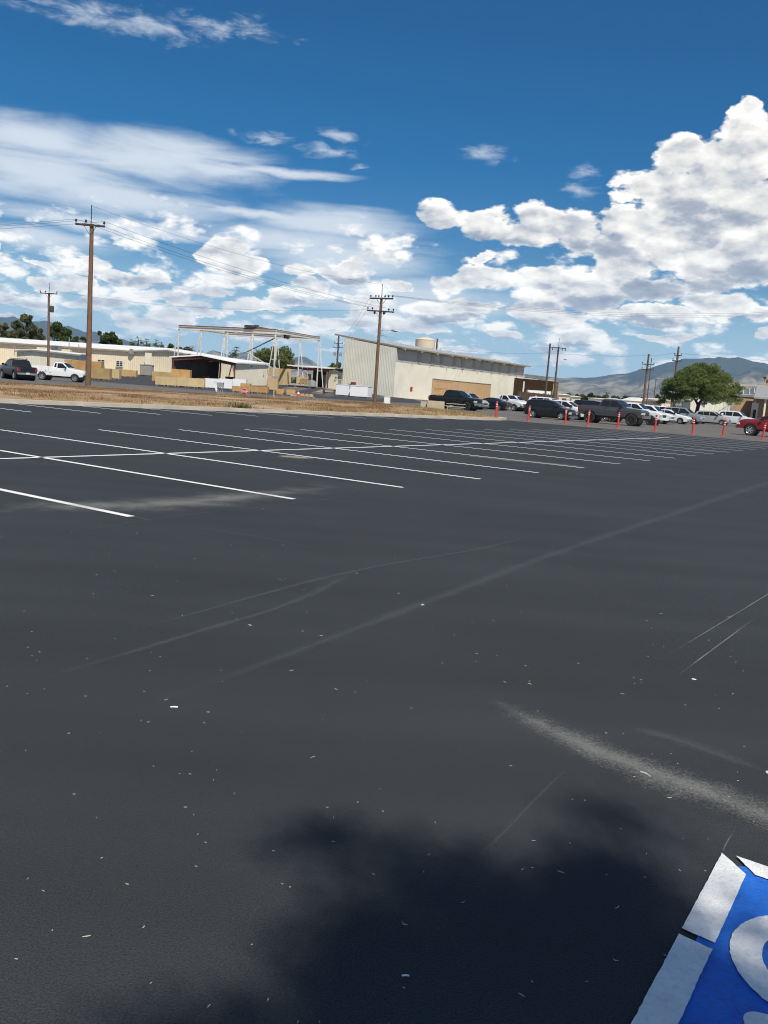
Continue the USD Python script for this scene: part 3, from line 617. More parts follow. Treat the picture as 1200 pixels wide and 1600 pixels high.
# --- long beige building at the left
Yl = 170.
def q2(x, Y, z=0): p = np.array([xg(x, Y), Y]); return p
A0, A1, A2 = q2(-40, 174), q2(202, 170), q2(318, 163)
base = .6; e1 = at(202, 548, 170.)[2]; e0 = at(0, 534.5, 172.)[2]
lb = thing('long_beige_building', 'long low beige ribbed building with white roof at left, palms behind', 'building')
obj('front_wall', wall(MB(), A0, A1, e0, e1, base, base, .45, .04, -1), M['beige'], lb)
pk = q2(262, 166.5); zp = at(262, 547.2, 166.5)[2]; er = at(318, 559, 163.)[2]
mb = MB(); wall(mb, A1, pk, e1, zp, base, base, .45, .04, -1); wall(mb, pk, A2, zp, er, base, base, .45, .04, -1); obj('gable_wall', mb, M['beige'], lb)
bk = np.array([-6, 34.])
mb = MB()
ra, rb = at(0, 528.5, 186.), at(262, 545, 182.)
mb.slab([p3(A0 + [0, -.5], e0 + .02), p3(A1 + [.4, -.5], e1 + .02), (rb[0], rb[1], rb[2]), (at(-40, 526, 188)[0], 188, at(-40, 526, 188)[2])], (0, 0, .15)); obj('roof', mb, M['roof_white'], lb)
mb = MB(); mb.slab([p3(A1 + [.2, -.5], e1 + .03), p3(pk + [0, -.5], zp + .03), (rb[0] + 2, rb[1], rb[2]), (rb[0], rb[1], rb[2] + .01)], (0, 0, .14)); obj('roof', mb, M['roof_white'], lb)
mb = MB(); mb.slab([p3(pk + [0, -.5], zp + .03), p3(A2 + [.4, -.5], er + .03), p3(A2 + [8, 26], er + .05), (rb[0] + 2, rb[1] + 2, rb[2])], (0, 0, .14)); obj('roof', mb, M['roof_white'], lb)
mb = MB(); mb.bar(p3(A0 + [0, -.55], e0 - .12), p3(A1 + [.2, -.55], e1 - .12), .12, .3); mb.bar(p3(A1 + [.3, -.55], e1 - .1), p3(pk + [0, -.55], zp - .1), .12, .26); mb.bar(p3(pk + [0, -.55], zp - .1), p3(A2 + [.2, -.55], er - .1), .12, .26); obj('eave_trim', mb, M['trim'], lb)
mb = MB(); wall(mb, A2, A2 + [8, 26], er, er, base, base, .45, .04, -1); obj('side_wall', mb, M['beige'], lb)
def window(parent, x0, x1, y0, y1, Y, cols=2, rows=3):
    a, b = at(x0, (y0 + y1) / 2, Y), at(x1, (y0 + y1) / 2 + (x1 - x0) * .07, Y); z1, z0 = at((x0 + x1) / 2, y0, Y)[2], at((x0 + x1) / 2, y1, Y)[2]
    fr = MB(); t = .07
    fr.box(((a[0] + b[0]) / 2, Y - .05, z1), (b[0] - a[0] + t, .1, t)); fr.box(((a[0] + b[0]) / 2, Y - .05, z0), (b[0] - a[0] + t, .1, t))
    for i in range(cols + 1): x = a[0] + (b[0] - a[0]) * i / cols; fr.box((x, Y - .05, (z0 + z1) / 2), (t, .096, z1 - z0))
    for i in range(1, rows): fr.box(((a[0] + b[0]) / 2, Y - .045, z0 + (z1 - z0) * i / rows), (b[0] - a[0], .07, .04))
    o = obj('window', fr, M['white'], parent); pn_ = MB().box(((a[0] + b[0]) / 2, Y - .01, (z0 + z1) / 2), (b[0] - a[0], .04, z1 - z0)); obj('pane', pn_, M['winglass'], o)
window(lb, 152.5, 163.5, 562, 570.5, 170.3); window(lb, 181.5, 192, 564, 572.5, 169.7)
mb = MB(); v_ = at(206, 550, 169.4); mb.lathe([(.02, .12), (.5, .12), (.5, 0), (.62, 0)], n=18); vv, ff = mb.get(); vv = np.column_stack([vv[:, 0] + v_[0], -vv[:, 1] * 0 + 169.2 - vv[:, 2], vv[:, 1] + v_[2]]); obj('vent_fan', (vv, ff), M['trim'], lb)
for x0, x1, y0, y1, nm in ((208.5, 212.5, 572, 583, 'door'), (255.5, 260.5, 570, 583, 'door'), (227, 237, 551, 570, 'loading_hatch')):
    a, b = at(x0, y0, 167.4), at(x1, y1, 167.4); mb = MB(); mb.box(((a[0] + b[0]) / 2, 167.3, (a[2] + b[2]) / 2), (b[0] - a[0], .12, abs(a[2] - b[2]))); obj(nm, mb, M['beige2'], lb)
# roof plant and pipes on the front
for x0, x1, y0, y1, nm in ((58, 76, 543.5, 546, 'wall_duct'), (92, 110, 546, 549, 'wall_duct')):
    a, b = at(x0, y0, 169.), at(x1, y1, 169.); mb = MB().box(((a[0] + b[0]) / 2, 169.4, (a[2] + b[2]) / 2), (b[0] - a[0], 1.2, .45)); obj(nm, mb, M['cream'], lb)
a = at(86, 545, 167.); ac = MB().box((a[0], 167.6, a[2]), (1.5, 1.4, 1.25)); o = obj('cooler_unit', ac, M['grey_box'], lb)
mb = MB()
for i in range(6): mb.box((a[0], 166.88, a[2] - .5 + i * .2), (1.36, .04, .09))
obj('louvre', mb, M['darkmetal'], o)
for x, y0, y1 in ((108.5, 527, 548), (123.5, 538, 552), (23, 540, 555)):
    a, b = at(x, y0, 169.), at(x, y1, 169.); mb = MB().tube([(a[0], 168.9, a[2]), (a[0], 168.9, b[2])], .07, 6); obj('vent_pipe', mb, M['galv'], lb)

# --- small grey-beige annex in front of it
B0, B1 = q2(26, 140), q2(124, 138); bl = thing('annex_building', 'small pale grey flat-gabled annex in front of the long beige building at left', 'building')
zb0, zbp, zb1 = at(26, 548, 140.)[2], at(51, 546.5, 139.5)[2], at(124, 554.5, 138.)[2]; bp = q2(51, 139.5)
bg_ = .45
mb = MB(); wall(mb, B0, bp, zb0, zbp, bg_, bg_, .4, .03, -1); wall(mb, bp, B1, zbp, zb1, bg_, bg_, .4, .03, -1); obj('front_wall', mb, M['beige2'], bl)
mb = MB(); mb.slab([p3(B0 + [-.2, -.4], zb0), p3(bp + [0, -.4], zbp), p3(bp + [-3, 14], zbp + .3), p3(B0 + [-3, 14], zb0 + .1)], (0, 0, .14)); mb.slab([p3(bp + [0, -.4], zbp + .001), p3(B1 + [.3, -.4], zb1), p3(B1 + [-3, 14], zb1 + .3), p3(bp + [-3, 14], zbp + .302)], (0, 0, .14)); obj('roof', mb, M['roof_white'], bl)
mb = MB(); mb.bar(p3(B0 + [-.2, -.45], zb0 - .08), p3(bp + [0, -.45], zbp - .08), .1, .24); mb.bar(p3(bp + [0, -.45], zbp - .08), p3(B1 + [.3, -.45], zb1 - .08), .1, .24); obj('eave_trim', mb, M['trim'], bl)
mb = MB(); wall(mb, B1, B1 + [-3, 14], zb1, zb1 + .3, bg_, bg_, .4, .03, -1); obj('side_wall', mb, M['beige2'], bl)
window(bl, 41.3, 52, 558.3, 566.5, 139.7, 2, 1)

# --- open gabled shed in the yard
E1, E2, E3 = q2(267.5, 132), q2(366, 137), q2(416, 147)
os_ = thing('open_yard_shed', 'open fronted shed with dark interior and white roof, in the yard beyond the stop sign', 'shed')
z1, z2, z3 = at(267.5, 559, 132.)[2], at(366, 567.5, 137.)[2], at(416, 570.3, 147.)[2]; ep = q2(313, 134.3); zp = at(313, 555.8, 134.3)[2]
gb = .25; back = E3 - E2
G1, GP, G2 = E1 + back, ep + back, E2 + back
mb = MB(); mb.slab([p3(E1 + [-.3, -.5], z1), p3(ep + [0, -.5], zp), p3(GP, zp), p3(G1, z1)], (0, 0, .18)); obj('roof', mb, M['roof_white'], os_)
mb = MB(); mb.slab([p3(ep + [0, -.5], zp + .002), p3(E2 + [.4, -.5], z2), p3(E3 + [.4, 0], z3 + .15), p3(GP, zp + .002)], (0, 0, .18)); obj('roof', mb, M['roof_white'], os_)
mb = MB(); wall(mb, E2, E3, z2 - .02, z3 - .02, gb, gb, .36, .04, -1); obj('side_wall', mb, M['beige2'], os_)
mb = MB(); wall(mb, G1, lerp(G1, G2, .16), z1 - .1, z1 + .4, gb, gb, .36, .04, -1); obj('back_wall', mb, M['darkmetal'], os_)
mb = MB(); wall(mb, E1, G1, z1, z1, gb, gb, .36, .04, 1); obj('side_wall', mb, M['darkmetal'], os_)
mb = MB(); mb.bar(p3(E1, z1 - .25), p3(ep, zp - .25), .25, .35); mb.bar(p3(ep, zp - .25), p3(E2, z2 - .25), .25, .35); mb.bar(p3(lerp(E1, G1, .5), z1 - .25), p3(lerp(ep, GP, .5), zp - .25), .25, .35); mb.bar(p3(lerp(ep, GP, .5), zp - .25), p3(lerp(E2, G2, .5), z2 - .25), .25, .35); obj('rafter', mb, M['maroon'], os_)
for t, s in ((0.02, 0), (.47, .5), (.8, .35), (.985, 0.02), (.985, .97), (.62, .95)):
    p = lerp(E1, E2, t) + back * s; mb = MB().bar(p3(p, gb), p3(p, z1 + .2), .22, .22); obj('post', mb, M['maroon'], os_)
p, q = lerp(E1, E2, .78), lerp(E1, E2, .70); mb = MB().bar(p3(p + back * .3, z1), p3(q + back * .3, gb), .14, .14); obj('brace', mb, M['maroon'], os_)
mb = MB(); a = at(352, 592, 143.); b = at(411, 583.5, 146.2); mb.box((b[0], 145.6, b[2]), (.55, .05, .6)); obj('wall_notice', mb, M['ply'], os_)
# a red machine and benches inside it
c = at(318, 587, 138.); mc = thing('red_machine', 'red workshop machine with grey bench inside the open yard shed', 'machine', (c[0], 138., .3))
obj('body', MB().box((0, 0, .5), (1.6, .9, 1.0)).box((.6, 0, 1.15), (.5, .6, .35)), M['stopred'], mc); obj('motor', MB().tube([(-.7, -.2, 1.15), (.1, -.2, 1.15)], .22, 12), M['darkmetal'], mc); obj('bench', MB().box((2.2, .2, .45), (2.4, .9, .08)).box((1.2, .2, .2), (.1, .8, .42)).box((3.2, .2, .2), (.1, .8, .42)), M['grey_box'], mc)
c = at(361, 588, 139.); mc = thing('silver_compressor', 'grey compressor with dark hood beside the side wall of the open yard shed', 'machine', (c[0], 139., .3))
obj('tank', MB().tube([(-1.1, 0, .6), (1.1, 0, .6)], .45, 14), M['galv'], mc); obj('hood', MB().box((0, 0, 1.25), (1.7, .8, .45)), M['darkmetal'], mc); obj('skid', MB().box((0, .3, .1), (2.4, .12, .2)).box((0, -.3, .1), (2.4, .12, .2)), M['darkmetal'], mc)

# --- plywood gable wall and open bay building
PW = thing('plywood_screen_wall', 'tall tan plywood screen wall between the open shed and the open bays', 'wall')
a, b = q2(416.5, 160), q2(453, 158.5); za, zb_ = at(418, 575, 160.)[2], at(452, 576.3, 158.5)[2]
for i in range(6):
    p, q = lerp(a, b, i / 6 + .001), lerp(a, b, (i + 1) / 6 - .001); mb = MB(); mb.slab([p3(p, .7), p3(q, .7), p3(q, lerp(za, zb_, (i + 1) / 6)), p3(p, lerp(za, zb_, i / 6))], (0, .06 + .004 * (i % 2), 0)); obj('plywood_sheet', mb, M['ply2'] if i % 3 else M['ply'], PW)
mb = MB()
for i in range(4): p = lerp(a, b, i / 3); mb.bar((p[0], p[1] + .2, .7), (p[0], p[1] + .2, za - .2), .12)
mb.bar((b[0] - .1, b[1] - .3, .7), (b[0] - .4, b[1] - .3, zb_), .12); obj('stud', mb, M['lumber'], PW)
ob = thing('open_bay_building', 'low building with dark open bays and thin pale roof edge, behind the gantry', 'building')
a, b = q2(450, 176), q2(511, 172); z0_, z1_ = at(450, 571.5, 176.)[2], at(511, 576.2, 172.)[2]; bk = np.array([4., 10.])
mb = MB(); mb.slab([p3(a + [-.4, -.6], z0_), p3(b + [.4, -.6], z1_), p3(b + bk, z1_ + .3), p3(a + bk, z0_ + .3)], (0, 0, .2)); obj('roof', mb, M['roof_white'], ob)
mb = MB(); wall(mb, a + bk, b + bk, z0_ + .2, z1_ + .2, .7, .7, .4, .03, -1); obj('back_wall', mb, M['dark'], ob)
mb = MB(); mb.bar(p3(a, z0_ - .35), p3(b, z1_ - .35), .2, .5); obj('beam', mb, M['maroon'], ob)
for t in (0, .22, .48, .74, 1): p = lerp(a, b, t); mb = MB().bar(p3(p, .7), p3(p, z0_ - .2), .22); obj('post', mb, M['lumber'] if t in (0.22, .48) else M['darkmetal'], ob)
for t0, t1 in ((.06, .2), (.52, .72)):
    p, q = lerp(a, b, t0) + bk * .6, lerp(a, b, t1) + bk * .6; mb = MB().slab([p3(p, 1.2), p3(q, 1.2), p3(q, 3.6), p3(p, 3.6)], (0, .08, 0)); obj('roller_door', mb, M['grey_box'], ob)
ow = thing('small_cream_outbuilding', 'small cream lean-to with two little windows, left of the ribbed shed', 'building')
a, b = q2(508, 174), q2(536, 172); z0_, z1_ = at(509, 577, 174.)[2], at(536, 583.5, 172.)[2]
obj('front_wall', wall(MB(), a, b, z0_, z1_, .5, .5, .4, .02, -1), M['cream'], ow)
mb = MB().slab([p3(a + [-.3, -.4], z0_), p3(b + [.5, -.4], z1_), p3(b + [3, 10], z1_), p3(a + [3, 10], z0_)], (0, 0, .18)); obj('roof', mb, M['trim'], ow)
window(ow, 523.3, 526.5, 588, 592, 172.7, 1, 1); window(ow, 528.2, 530.8, 588, 592, 172.5, 1, 1)
gt = thing('yard_gate', 'thin cream framed gate in front of the small cream lean-to', 'gate')
a, b = at(514.5, 592, 168.), at(534, 593, 168.)
fr = MB()
for x in np.linspace(a[0], b[0], 4): fr.bar((x, 168, .45), (x, 168, a[2]), .08)
for z in (.7, (a[2] + .5) / 2, a[2]): fr.bar((a[0], 168, z), (b[0], 168, z), .08)
obj('gate_frame', fr, M['cream'], gt); fr = MB()
for x in np.linspace(a[0], b[0], 28)[1:-1]: fr.bar((x, 168.03, .55), (x, 168.03, a[2] - .05), .02)
obj('infill', fr, M['cream'], gt, kind='stuff')

# --- gantry crane frame
gc = thing('gantry_crane_frame', 'tall white steel gantry frame with brown crane beams over the yard', 'crane')
HG = 10.5
Ap, Bp, Cp, Dp = [np.array([at(x, y, Yv)[0], Yv]) for x, y, Yv in ((279.5, 510, 157.), (431.5, 516.5, 149.), (499.5, 528, 164.5), (351, 520.5, 170.5))]
HZ = {i: at(x, y, Yv)[2] for i, (x, y, Yv) in enumerate(((279.5, 510, 157.), (431.5, 516.5, 149.), (499.5, 528, 164.5), (351, 520.5, 170.5)))}
def beam(p, q, zp_, zq, mat, nm, w=.3, h=.45):
    mb = MB(); mb.bar(p3(p, zp_), p3(q, zq), w, .08); mb.bar(p3(p, zp_ - h), p3(q, zq - h), w, .08); mb.bar(p3(p, zp_ - h / 2), p3(q, zq - h / 2), .06, h); obj(nm, mb, mat, gc)
beam(Ap, Bp, HZ[0], HZ[1], M['steel_white'], 'runway_beam', .35, .5); beam(Dp, Cp, HZ[3], HZ[2], M['steel_white'], 'runway_beam', .35, .5)
mb = MB(); mb.bar(p3(Ap, HZ[0] + .16), p3(Bp, HZ[1] + .16), .2, .22); obj('rail', mb, M['rust'], gc); mb = MB(); mb.bar(p3(Dp, HZ[3] + .16), p3(Cp, HZ[2] + .16), .2, .22); obj('rail', mb, M['rust'], gc)
beam(Bp, Cp, HZ[1], HZ[2], M['steel_white'], 'end_tie', .25, .4); beam(Ap, Dp, HZ[0], HZ[3], M['steel_white'], 'end_tie', .25, .35)
mb = MB(); mb.bar(p3(Bp, HZ[1] + .1), p3(Cp, HZ[2] + .1), .2, .2); obj('rail', mb, M['rust'], gc)
dAB = (Bp - Ap) / np.linalg.norm(Bp - Ap); nAB = np.array([-dAB[1], dAB[0]])
def column(p, zt, out, z0=.3, ladder=False):
    "vertical post with a raking leg and struts between"
    q = p + out * 1.55
    mb = MB().bar(p3(p, z0), p3(p, zt - .4), .19, .19); cid = obj('column', mb, M['steel_white'], gc)
    mb = MB().bar(p3(q, z0), p3(p + out * .12, zt - .6), .15, .15); obj('raking_leg', mb, M['steel_white'], gc)
    for t in ((.2, .35, .5) if ladder else (.35,)):
        z = z0 + (zt - z0) * t; s = 1 - (z - z0) / (zt - z0); mb = MB().bar(p3(p, z), p3(p + out * (1.55 * s + .05), z), .12, .12); obj('strut', mb, M['steel_white'], gc)
for t, lad in ((0.002, False), (.245, False), (.52, False), (.775, True), (.998, True)):
    column(lerp(Ap, Bp, t), lerp(HZ[0], HZ[1], t), (-dAB if t < .6 else -dAB) * 1.0, .4, lad)
for t in (.002, .29, .56, .80, .998): column(lerp(Dp, Cp, t), lerp(HZ[3], HZ[2], t), dAB * (.9 if t > .5 else -.8), .8)
m1 = lerp(Bp, Ap, .33); mb = MB().bar(p3(Bp, HZ[1] - 1.2), p3(lerp(Bp, Ap, .28), HZ[1] - 3.9), .16); obj('diagonal_brace', mb, M['darkmetal'], gc); mb = MB().bar(p3(lerp(Bp, Ap, .28), HZ[1] - 3.9), p3(Bp + dAB * -.6, 3.9), .16); obj('diagonal_brace', mb, M['steel_white'], gc)
# crane bridge and hoist
c0 = lerp(Ap, Bp, .745); c1 = lerp(Dp, Cp, .70); zc = lerp(HZ[0], HZ[1], .745) + .5
mb = MB(); mb.bar(p3(c0 - nAB * .4, zc), p3(c1 + nAB * .4, lerp(HZ[3], HZ[2], .7) + .5), .35, .45); obj('bridge_girder', mb, M['rust'], gc)
mb = MB(); p = c0; mb.box((p[0], p[1], zc), (1.9, 1., .4), rz=math.atan2(dAB[1], dAB[0])); mb.box((p[0] + 1.1, p[1] - .5, zc + .12), (.8, .5, .35)); obj('bridge_truck', mb, M['darkmetal'], gc)
p = lerp(Bp, Cp, .22); mb = MB().tube([(p[0] - .4, p[1], lerp(HZ[1], HZ[2], .22) - .75), (p[0] + .4, p[1], lerp(HZ[1], HZ[2], .22) - .75)], .32, 12); obj('hoist_drum', mb, M['dark'], gc)
# --- yard things: plywood form panels, white blocks, table, crates
def panel_run(x0, x1, ytop0, ytop1, Y0, Y1, n, mat, label, name='plywood_form_wall', base0=None, thick=1.1, feet=True):
    a, b = q2(x0, Y0), q2(x1, Y1); za, zb_ = at(x0, ytop0, Y0)[2], at(x1, ytop1, Y1)[2]
    ga, gb_ = (float(gz(*a)), float(gz(*b))) if base0 is None else base0
    t = thing(name, label, 'plywood forms')
    for i in range(n):
        p, q = lerp(a, b, i / n + .003), lerp(a, b, (i + 1) / n - .003); zt = lerp(za, zb_, (i + .5) / n); zg = lerp(ga, gb_, (i + .5) / n) + .14
        mb = MB(); mb.slab([p3(p, zg), p3(q, zg), p3(q, zt), p3(p, zt)], (0, thick, 0)); obj('form_box', mb, mat, t)
        if feet:
            mb = MB()
            for s in (.15, .85): w = lerp(p, q, s); mb.box((w[0], w[1] + thick / 2, zg - .072), (.16, thick * .9, .14))
            obj('skid', mb, M['lumber'], t)
    return t
panel_run(100, 158, 561.5, 565.5, 133, 131, 5, M['ply3'], 'upper row of orange plywood forms behind the white utility pickup')
panel_run(138, 171, 574, 576, 119, 117, 4, M['ply'], 'long plywood form wall right of the tall near pole, stepping down')
panel_run(171, 186, 576, 577.5, 126, 126, 2, M['ply2'], 'short pale plywood forms second in the stepped row')
panel_run(186, 212, 576.5, 579, 139, 141, 3, M['ply'], 'farthest plywood forms of the stepped row by the loading hatch')
panel_run(242, 292, 588, 590.3, 107, 110, 3, M['ply2'], 'pale plywood form wall left of the white barrier')
panel_run(292, 319, 590.3, 591.3, 110, 111.5, 2, M['ply2'], 'pale plywood forms joining the white barrier')
panel_run(267, 296, 576, 578, 113, 114, 2, M['ply3'], 'stacked orange plywood forms in front of the open shed', base0=(1.0, 1.0), feet=False)
panel_run(237, 268, 580, 582, 128, 127, 2, M['ply'], 'low plywood forms left of the open shed')
panel_run(319, 384, 591, 592.5, 112, 117, 3, M['white'], 'long white barrier of panels in front of the open yard shed', 'white_barrier')
panel_run(362, 418, 603, 604.3, 98, 103, 4, M['ply3'], 'row of orange plywood forms behind the stop sign')
panel_run(375, 390, 598.5, 599.5, 108, 109, 1, M['ply3'], 'single small orange form peeping over the row behind the stop sign')
panel_run(417, 433, 588, 589, 125, 125, 1, M['board'], 'upright brown plywood panel left of the gantry leg')
for x0, x1, Y, lab in ((432, 442, 100, 'notched wooden crate next to the thin sign post'), (447.5, 460, 101, 'notched wooden crate left of the red cone')):
    c0, c1 = at(x0, 614, Y), at(x1, 614, Y); w = c1[0] - c0[0]; t = thing('notched_crate', lab, 'crate', ((c0[0] + c1[0]) / 2, Y, 0))
    obj('side_board', MB().slab([(-w / 2, 0, .1), (w / 2, 0, .1), (w / 2, 0, .72), (w * .28, 0, .72), (w * .15, 0, .58), (-w * .15, 0, .58), (-w * .28, 0, .72), (-w / 2, 0, .72)], (0, .04, 0)), M['ply3'], t)
    obj('side_board', MB().slab([(-w / 2, .8, .1), (w / 2, .8, .1), (w / 2, .8, .72), (-w / 2, .8, .72)], (0, .04, 0)), M['ply3'], t)
    obj('deck', MB().box((0, .42, .3), (w, .76, .05)), M['lumber'], t)
    for s in (-1, 1): obj('foot', MB().box((s * w * .4, .42, .05), (.12, .76, .1)), M['lumber'], t)
c = at(436, 619, 98); pl = thing('low_pallet', 'low wooden pallet between the notched crates and the red cone', 'pallet', (c[0] + 2.2, 100.5, 0))
for i in range(6): obj('deck_board', MB().box((-1.0 + i * .42, 0, .3), (.3, 1.0, .04)), M['lumber'], pl)
for s in (-.4, 0, .4): obj('bearer', MB().box((0.05, s, .14), (2.4, .12, .27)), M['lumber'], pl)
c = at(466, 617, 99.5); cn = thing('traffic_cone', 'small red traffic cone with white collar by the low pallets', 'traffic cone', (c[0], 99.5, .004))
obj('cone', MB().lathe([(.20, .03), (.045, .72), (.03, .74), (.001, .74)], n=20), M['red_post'], cn, smooth=40); obj('base', MB().box((0, 0, .02), (.42, .42, .04)), M['red_post'], cn); obj('collar', MB().lathe([(.15, .30), (.098, .50)], n=20), M['reflect'], cn)
c = at(476, 619.5, 99.5); pl = thing('timber_stack', 'low stack of pale timber right of the red cone', 'timber', (c[0], 100, 0))
for i in range(4): obj('timber', MB().box((-.75 + i * .5, 0, .22), (.34, .9, .3)), M['lumber'], pl)
obj('bearer', MB().box((0, .2, .04), (2.2, .14, .07)).box((0, -.2, .04), (2.2, .14, .07)), M['lumber'], pl)
# white blocks, red box, table
for x0, x1, yt, Y, lab in ((524, 546, 600.3, 128, 'left one of two large white boxes against the ribbed shed'), (546.3, 574, 602.3, 126, 'right one of two large white boxes against the ribbed shed')):
    a, b = q2(x0, Y), q2(x1, Y - .5); z = at(x0, yt, Y)[2]; g_ = float(gz(*a)) * .5; t = thing('white_box_form', lab, 'box')
    obj('shell', MB().slab([p3(a, g_ + .16), p3(b, g_ + .16), p3(b, z), p3(a, z)], (.6, 2.2, 0)), M['white'], t)
    obj('lid', MB().slab([p3(a - [.05, .05], z + .002), p3(b + [.05, -.05], z + .002), p3(b + [.65, 2.2], z + .002), p3(a + [.55, 2.2], z + .002)], (0, 0, .08)), M['white'], t)
    mb = MB()
    for s in np.linspace(.05, .95, 6): w = lerp(a, b, s); mb.box((w[0] + .3, w[1] + 1.1, g_ + .08), (.3, 1.9, .158))
    obj('skid', mb, M['darkmetal'], t)
c = at(552, 599.5, 127.); t = thing('red_case', 'dark red case lying on top of the white boxes', 'case', (c[0], 127.3, at(552, 601.8, 127.)[2] + .02)); obj('body', MB().box((0, 0, .2), (.75, .5, .36)), M['maroon'], t); obj('lid', MB().box((0, 0, .41), (.78, .53, .06)), M['stopred'], t); obj('handle', MB().bar((-.15, -.27, .3), (.15, -.27, .3), .04), M['darkmetal'], t)
c = at(514.5, 610, 126.); t = thing('dark_work_table', 'low dark work table left of the white boxes', 'table', (c[0], 126., .25)); obj('top', MB().box((0, 0, .62), (1.9, 1.2, .12)), M['darkmetal'], t)
for sx in (-.8, .8):
    for sy in (-.5, .5): obj('leg', MB().box((sx, sy, .28), (.22, .14, .56)), M['darkmetal'], t)
obj('rail', MB().box((0, 0, .2), (1.5, .08, .08)), M['darkmetal'], t)
c = at(473, 590, 152.); t = thing('wooden_crating', 'open timber crate frames standing on the trailer under the gantry', 'crate', (c[0], 152, 1.35))
for i in range(3):
    for j in range(2):
        x, z = -.95 + i * .65, j * .8; mb = MB()
        for p, q in (((0, 0, 0), (.6, 0, 0)), ((0, 0, .75), (.6, 0, .75)), ((0, 0, 0), (0, 0, .75)), ((.6, 0, 0), (.6, 0, .75)), ((0, 0, 0), (.6, 0, .75))): mb.bar((x + p[0], 0, z + p[2]), (x + q[0], 0, z + q[2]), .09)
        if not (i == 0 and j == 1): obj('frame', mb, M['lumber'], t)
obj('back_panel', MB().box((0, .5, .7), (1.9, .04, 1.2)), M['ply'], t)
c = at(468, 603, 146.); t = thing('flat_trailer', 'flat grey trailer parked under the gantry', 'trailer', (c[0], 149, .55)); obj('deck', MB().box((0, 1.5, .62), (5.2, 2.2, .16)), M['grey_box'], t); obj('chassis', MB().box((0, 1.2, .45), (4.8, .12, .18)).box((0, 2.0, .45), (4.8, .12, .18)), M['darkmetal'], t)
for x in (-1.6, -.6, .9, 1.9): obj('wheel', MB().tube([(x, .5, .3), (x, .75, .3)], .3, 14), M['tyre'], t)
obj('drawbar', MB().bar((-2.6, 1.5, .45), (-4.0, 1.5, .4), .12), M['darkmetal'], t)
c = at(487, 597, 155.); t = thing('wrapped_pallet_load', 'pale grey wrapped pallet load at the right gantry leg', 'pallet load', (c[0], 155, .6)); obj('load', MB().lathe([(.75, .14), (.8, .7), (.72, 1.5), (.3, 1.62), (.01, 1.63)], n=8), M['galv'], t); obj('pallet', MB().box((0, 0, .07), (1.5, 1.3, .14)), M['lumber'], t)
c = at(227, 577, 155.); t = thing('grey_bin', 'grey ribbed steel bin below the loading hatch', 'bin', (c[0], 156, float(gz(c[0], 156))))
obj('body', wall(wall(MB(), (-1.05, -.7), (1.05, -.7), 1.9, 1.9, .15, .15, .3, .04, -1), (1.05, -.7), (1.05, .7), 1.9, 1.9, .15, .15, .3, .04, -1), M['grey_box'], t); obj('core', MB().box((0, 0, 1.0), (2.06, 1.36, 1.75)), M['grey_box'], t); obj('rim', MB().box((0, 0, 1.93), (2.25, 1.55, .09)), M['trim'], t)
for s in (-.8, .8): obj('skid', MB().box((s, 0, .06), (.2, 1.4, .12)), M['darkmetal'], t)
# the tilted white cabinet and grey meter box
c = at(343, 620, 78.); t = thing('tilted_white_cabinet', 'white tilted cabinet with grey box on thin legs, left of the stop sign', 'cabinet', (c[0], 77, .12))
obj('panel', MB().slab([(-.50, 0, 1.08), (.12, -.05, 1.12), (.12, .02, .72), (-.12, .05, .10)], (0, .45, 0)), M['white'], t); obj('box', MB().box((.24, .1, .78), (.5, .4, .42)), M['grey_box'], t); obj('box_cap', MB().box((.24, .1, 1.01), (.56, .46, .05)), M['white'], t)
for x in (.05, .25, .44): obj('leg', MB().box((x, .1, .28), (.05, .05, .6)), M['galv'], t)
# stop sign
c = at(382, 611.8, 80.); zc_ = c[2]; t = thing('stop_sign', 'red octagonal stop sign on short post in the dry island', 'sign', (c[0], 80, 0), -8)
octa = [(.29 * math.cos(math.pi / 8 + i * math.pi / 4), .29 * math.sin(math.pi / 8 + i * math.pi / 4)) for i in range(8)]
def upright(m, y): v = np.array(m.vertices); return np.column_stack([v[:, 0], y - v[:, 2], v[:, 1]]), np.array(m.faces)
def plate(poly, th, y, zc): m = trimesh.creation.extrude_polygon(Polygon(poly), th, engine='earcut'); v, f = upright(m, y); v[:, 2] += zc; return v, f
obj('border', plate(octa, .008, -.03, zc_), M['white'], t); obj('face', plate([(x * .93, y * .93) for x, y in octa], .004, -.0385, zc_), M['stopred'], t)
tm_ = meshkit.text_mesh('STOP', .17, .004, bold=True); tm_.apply_translation([-tm_.bounds[:, 0].mean(), -tm_.bounds[:, 1].mean(), 0]); v, f = upright(tm_, -.0428); v[:, 2] += zc_; obj('lettering', (v, f), M['white'], t)
obj('post', MB().box((0, 0, (zc_ + .1) / 2), (.06, .05, zc_ + .3)), M['galv'], t); obj('foot', MB().box((0, 0, .30), (.34, .3, .1)), M['red_post'], t)
# thin post with small sign back
c = at(427.7, 618, 84.); t = thing('thin_sign_post', 'thin pale sign post with a small dark plate at top, right of the stop sign', 'sign post', (c[0], 84, 0)); zt = at(428.2, 588.5, 84.)[2]
obj('post', MB().box((0, 0, zt / 2), (.11, .09, zt)), M['lumber'], t); obj('plate', MB().box((.1, -.06, zt - .04), (.75, .03, .16)), M['sign_back'], t)
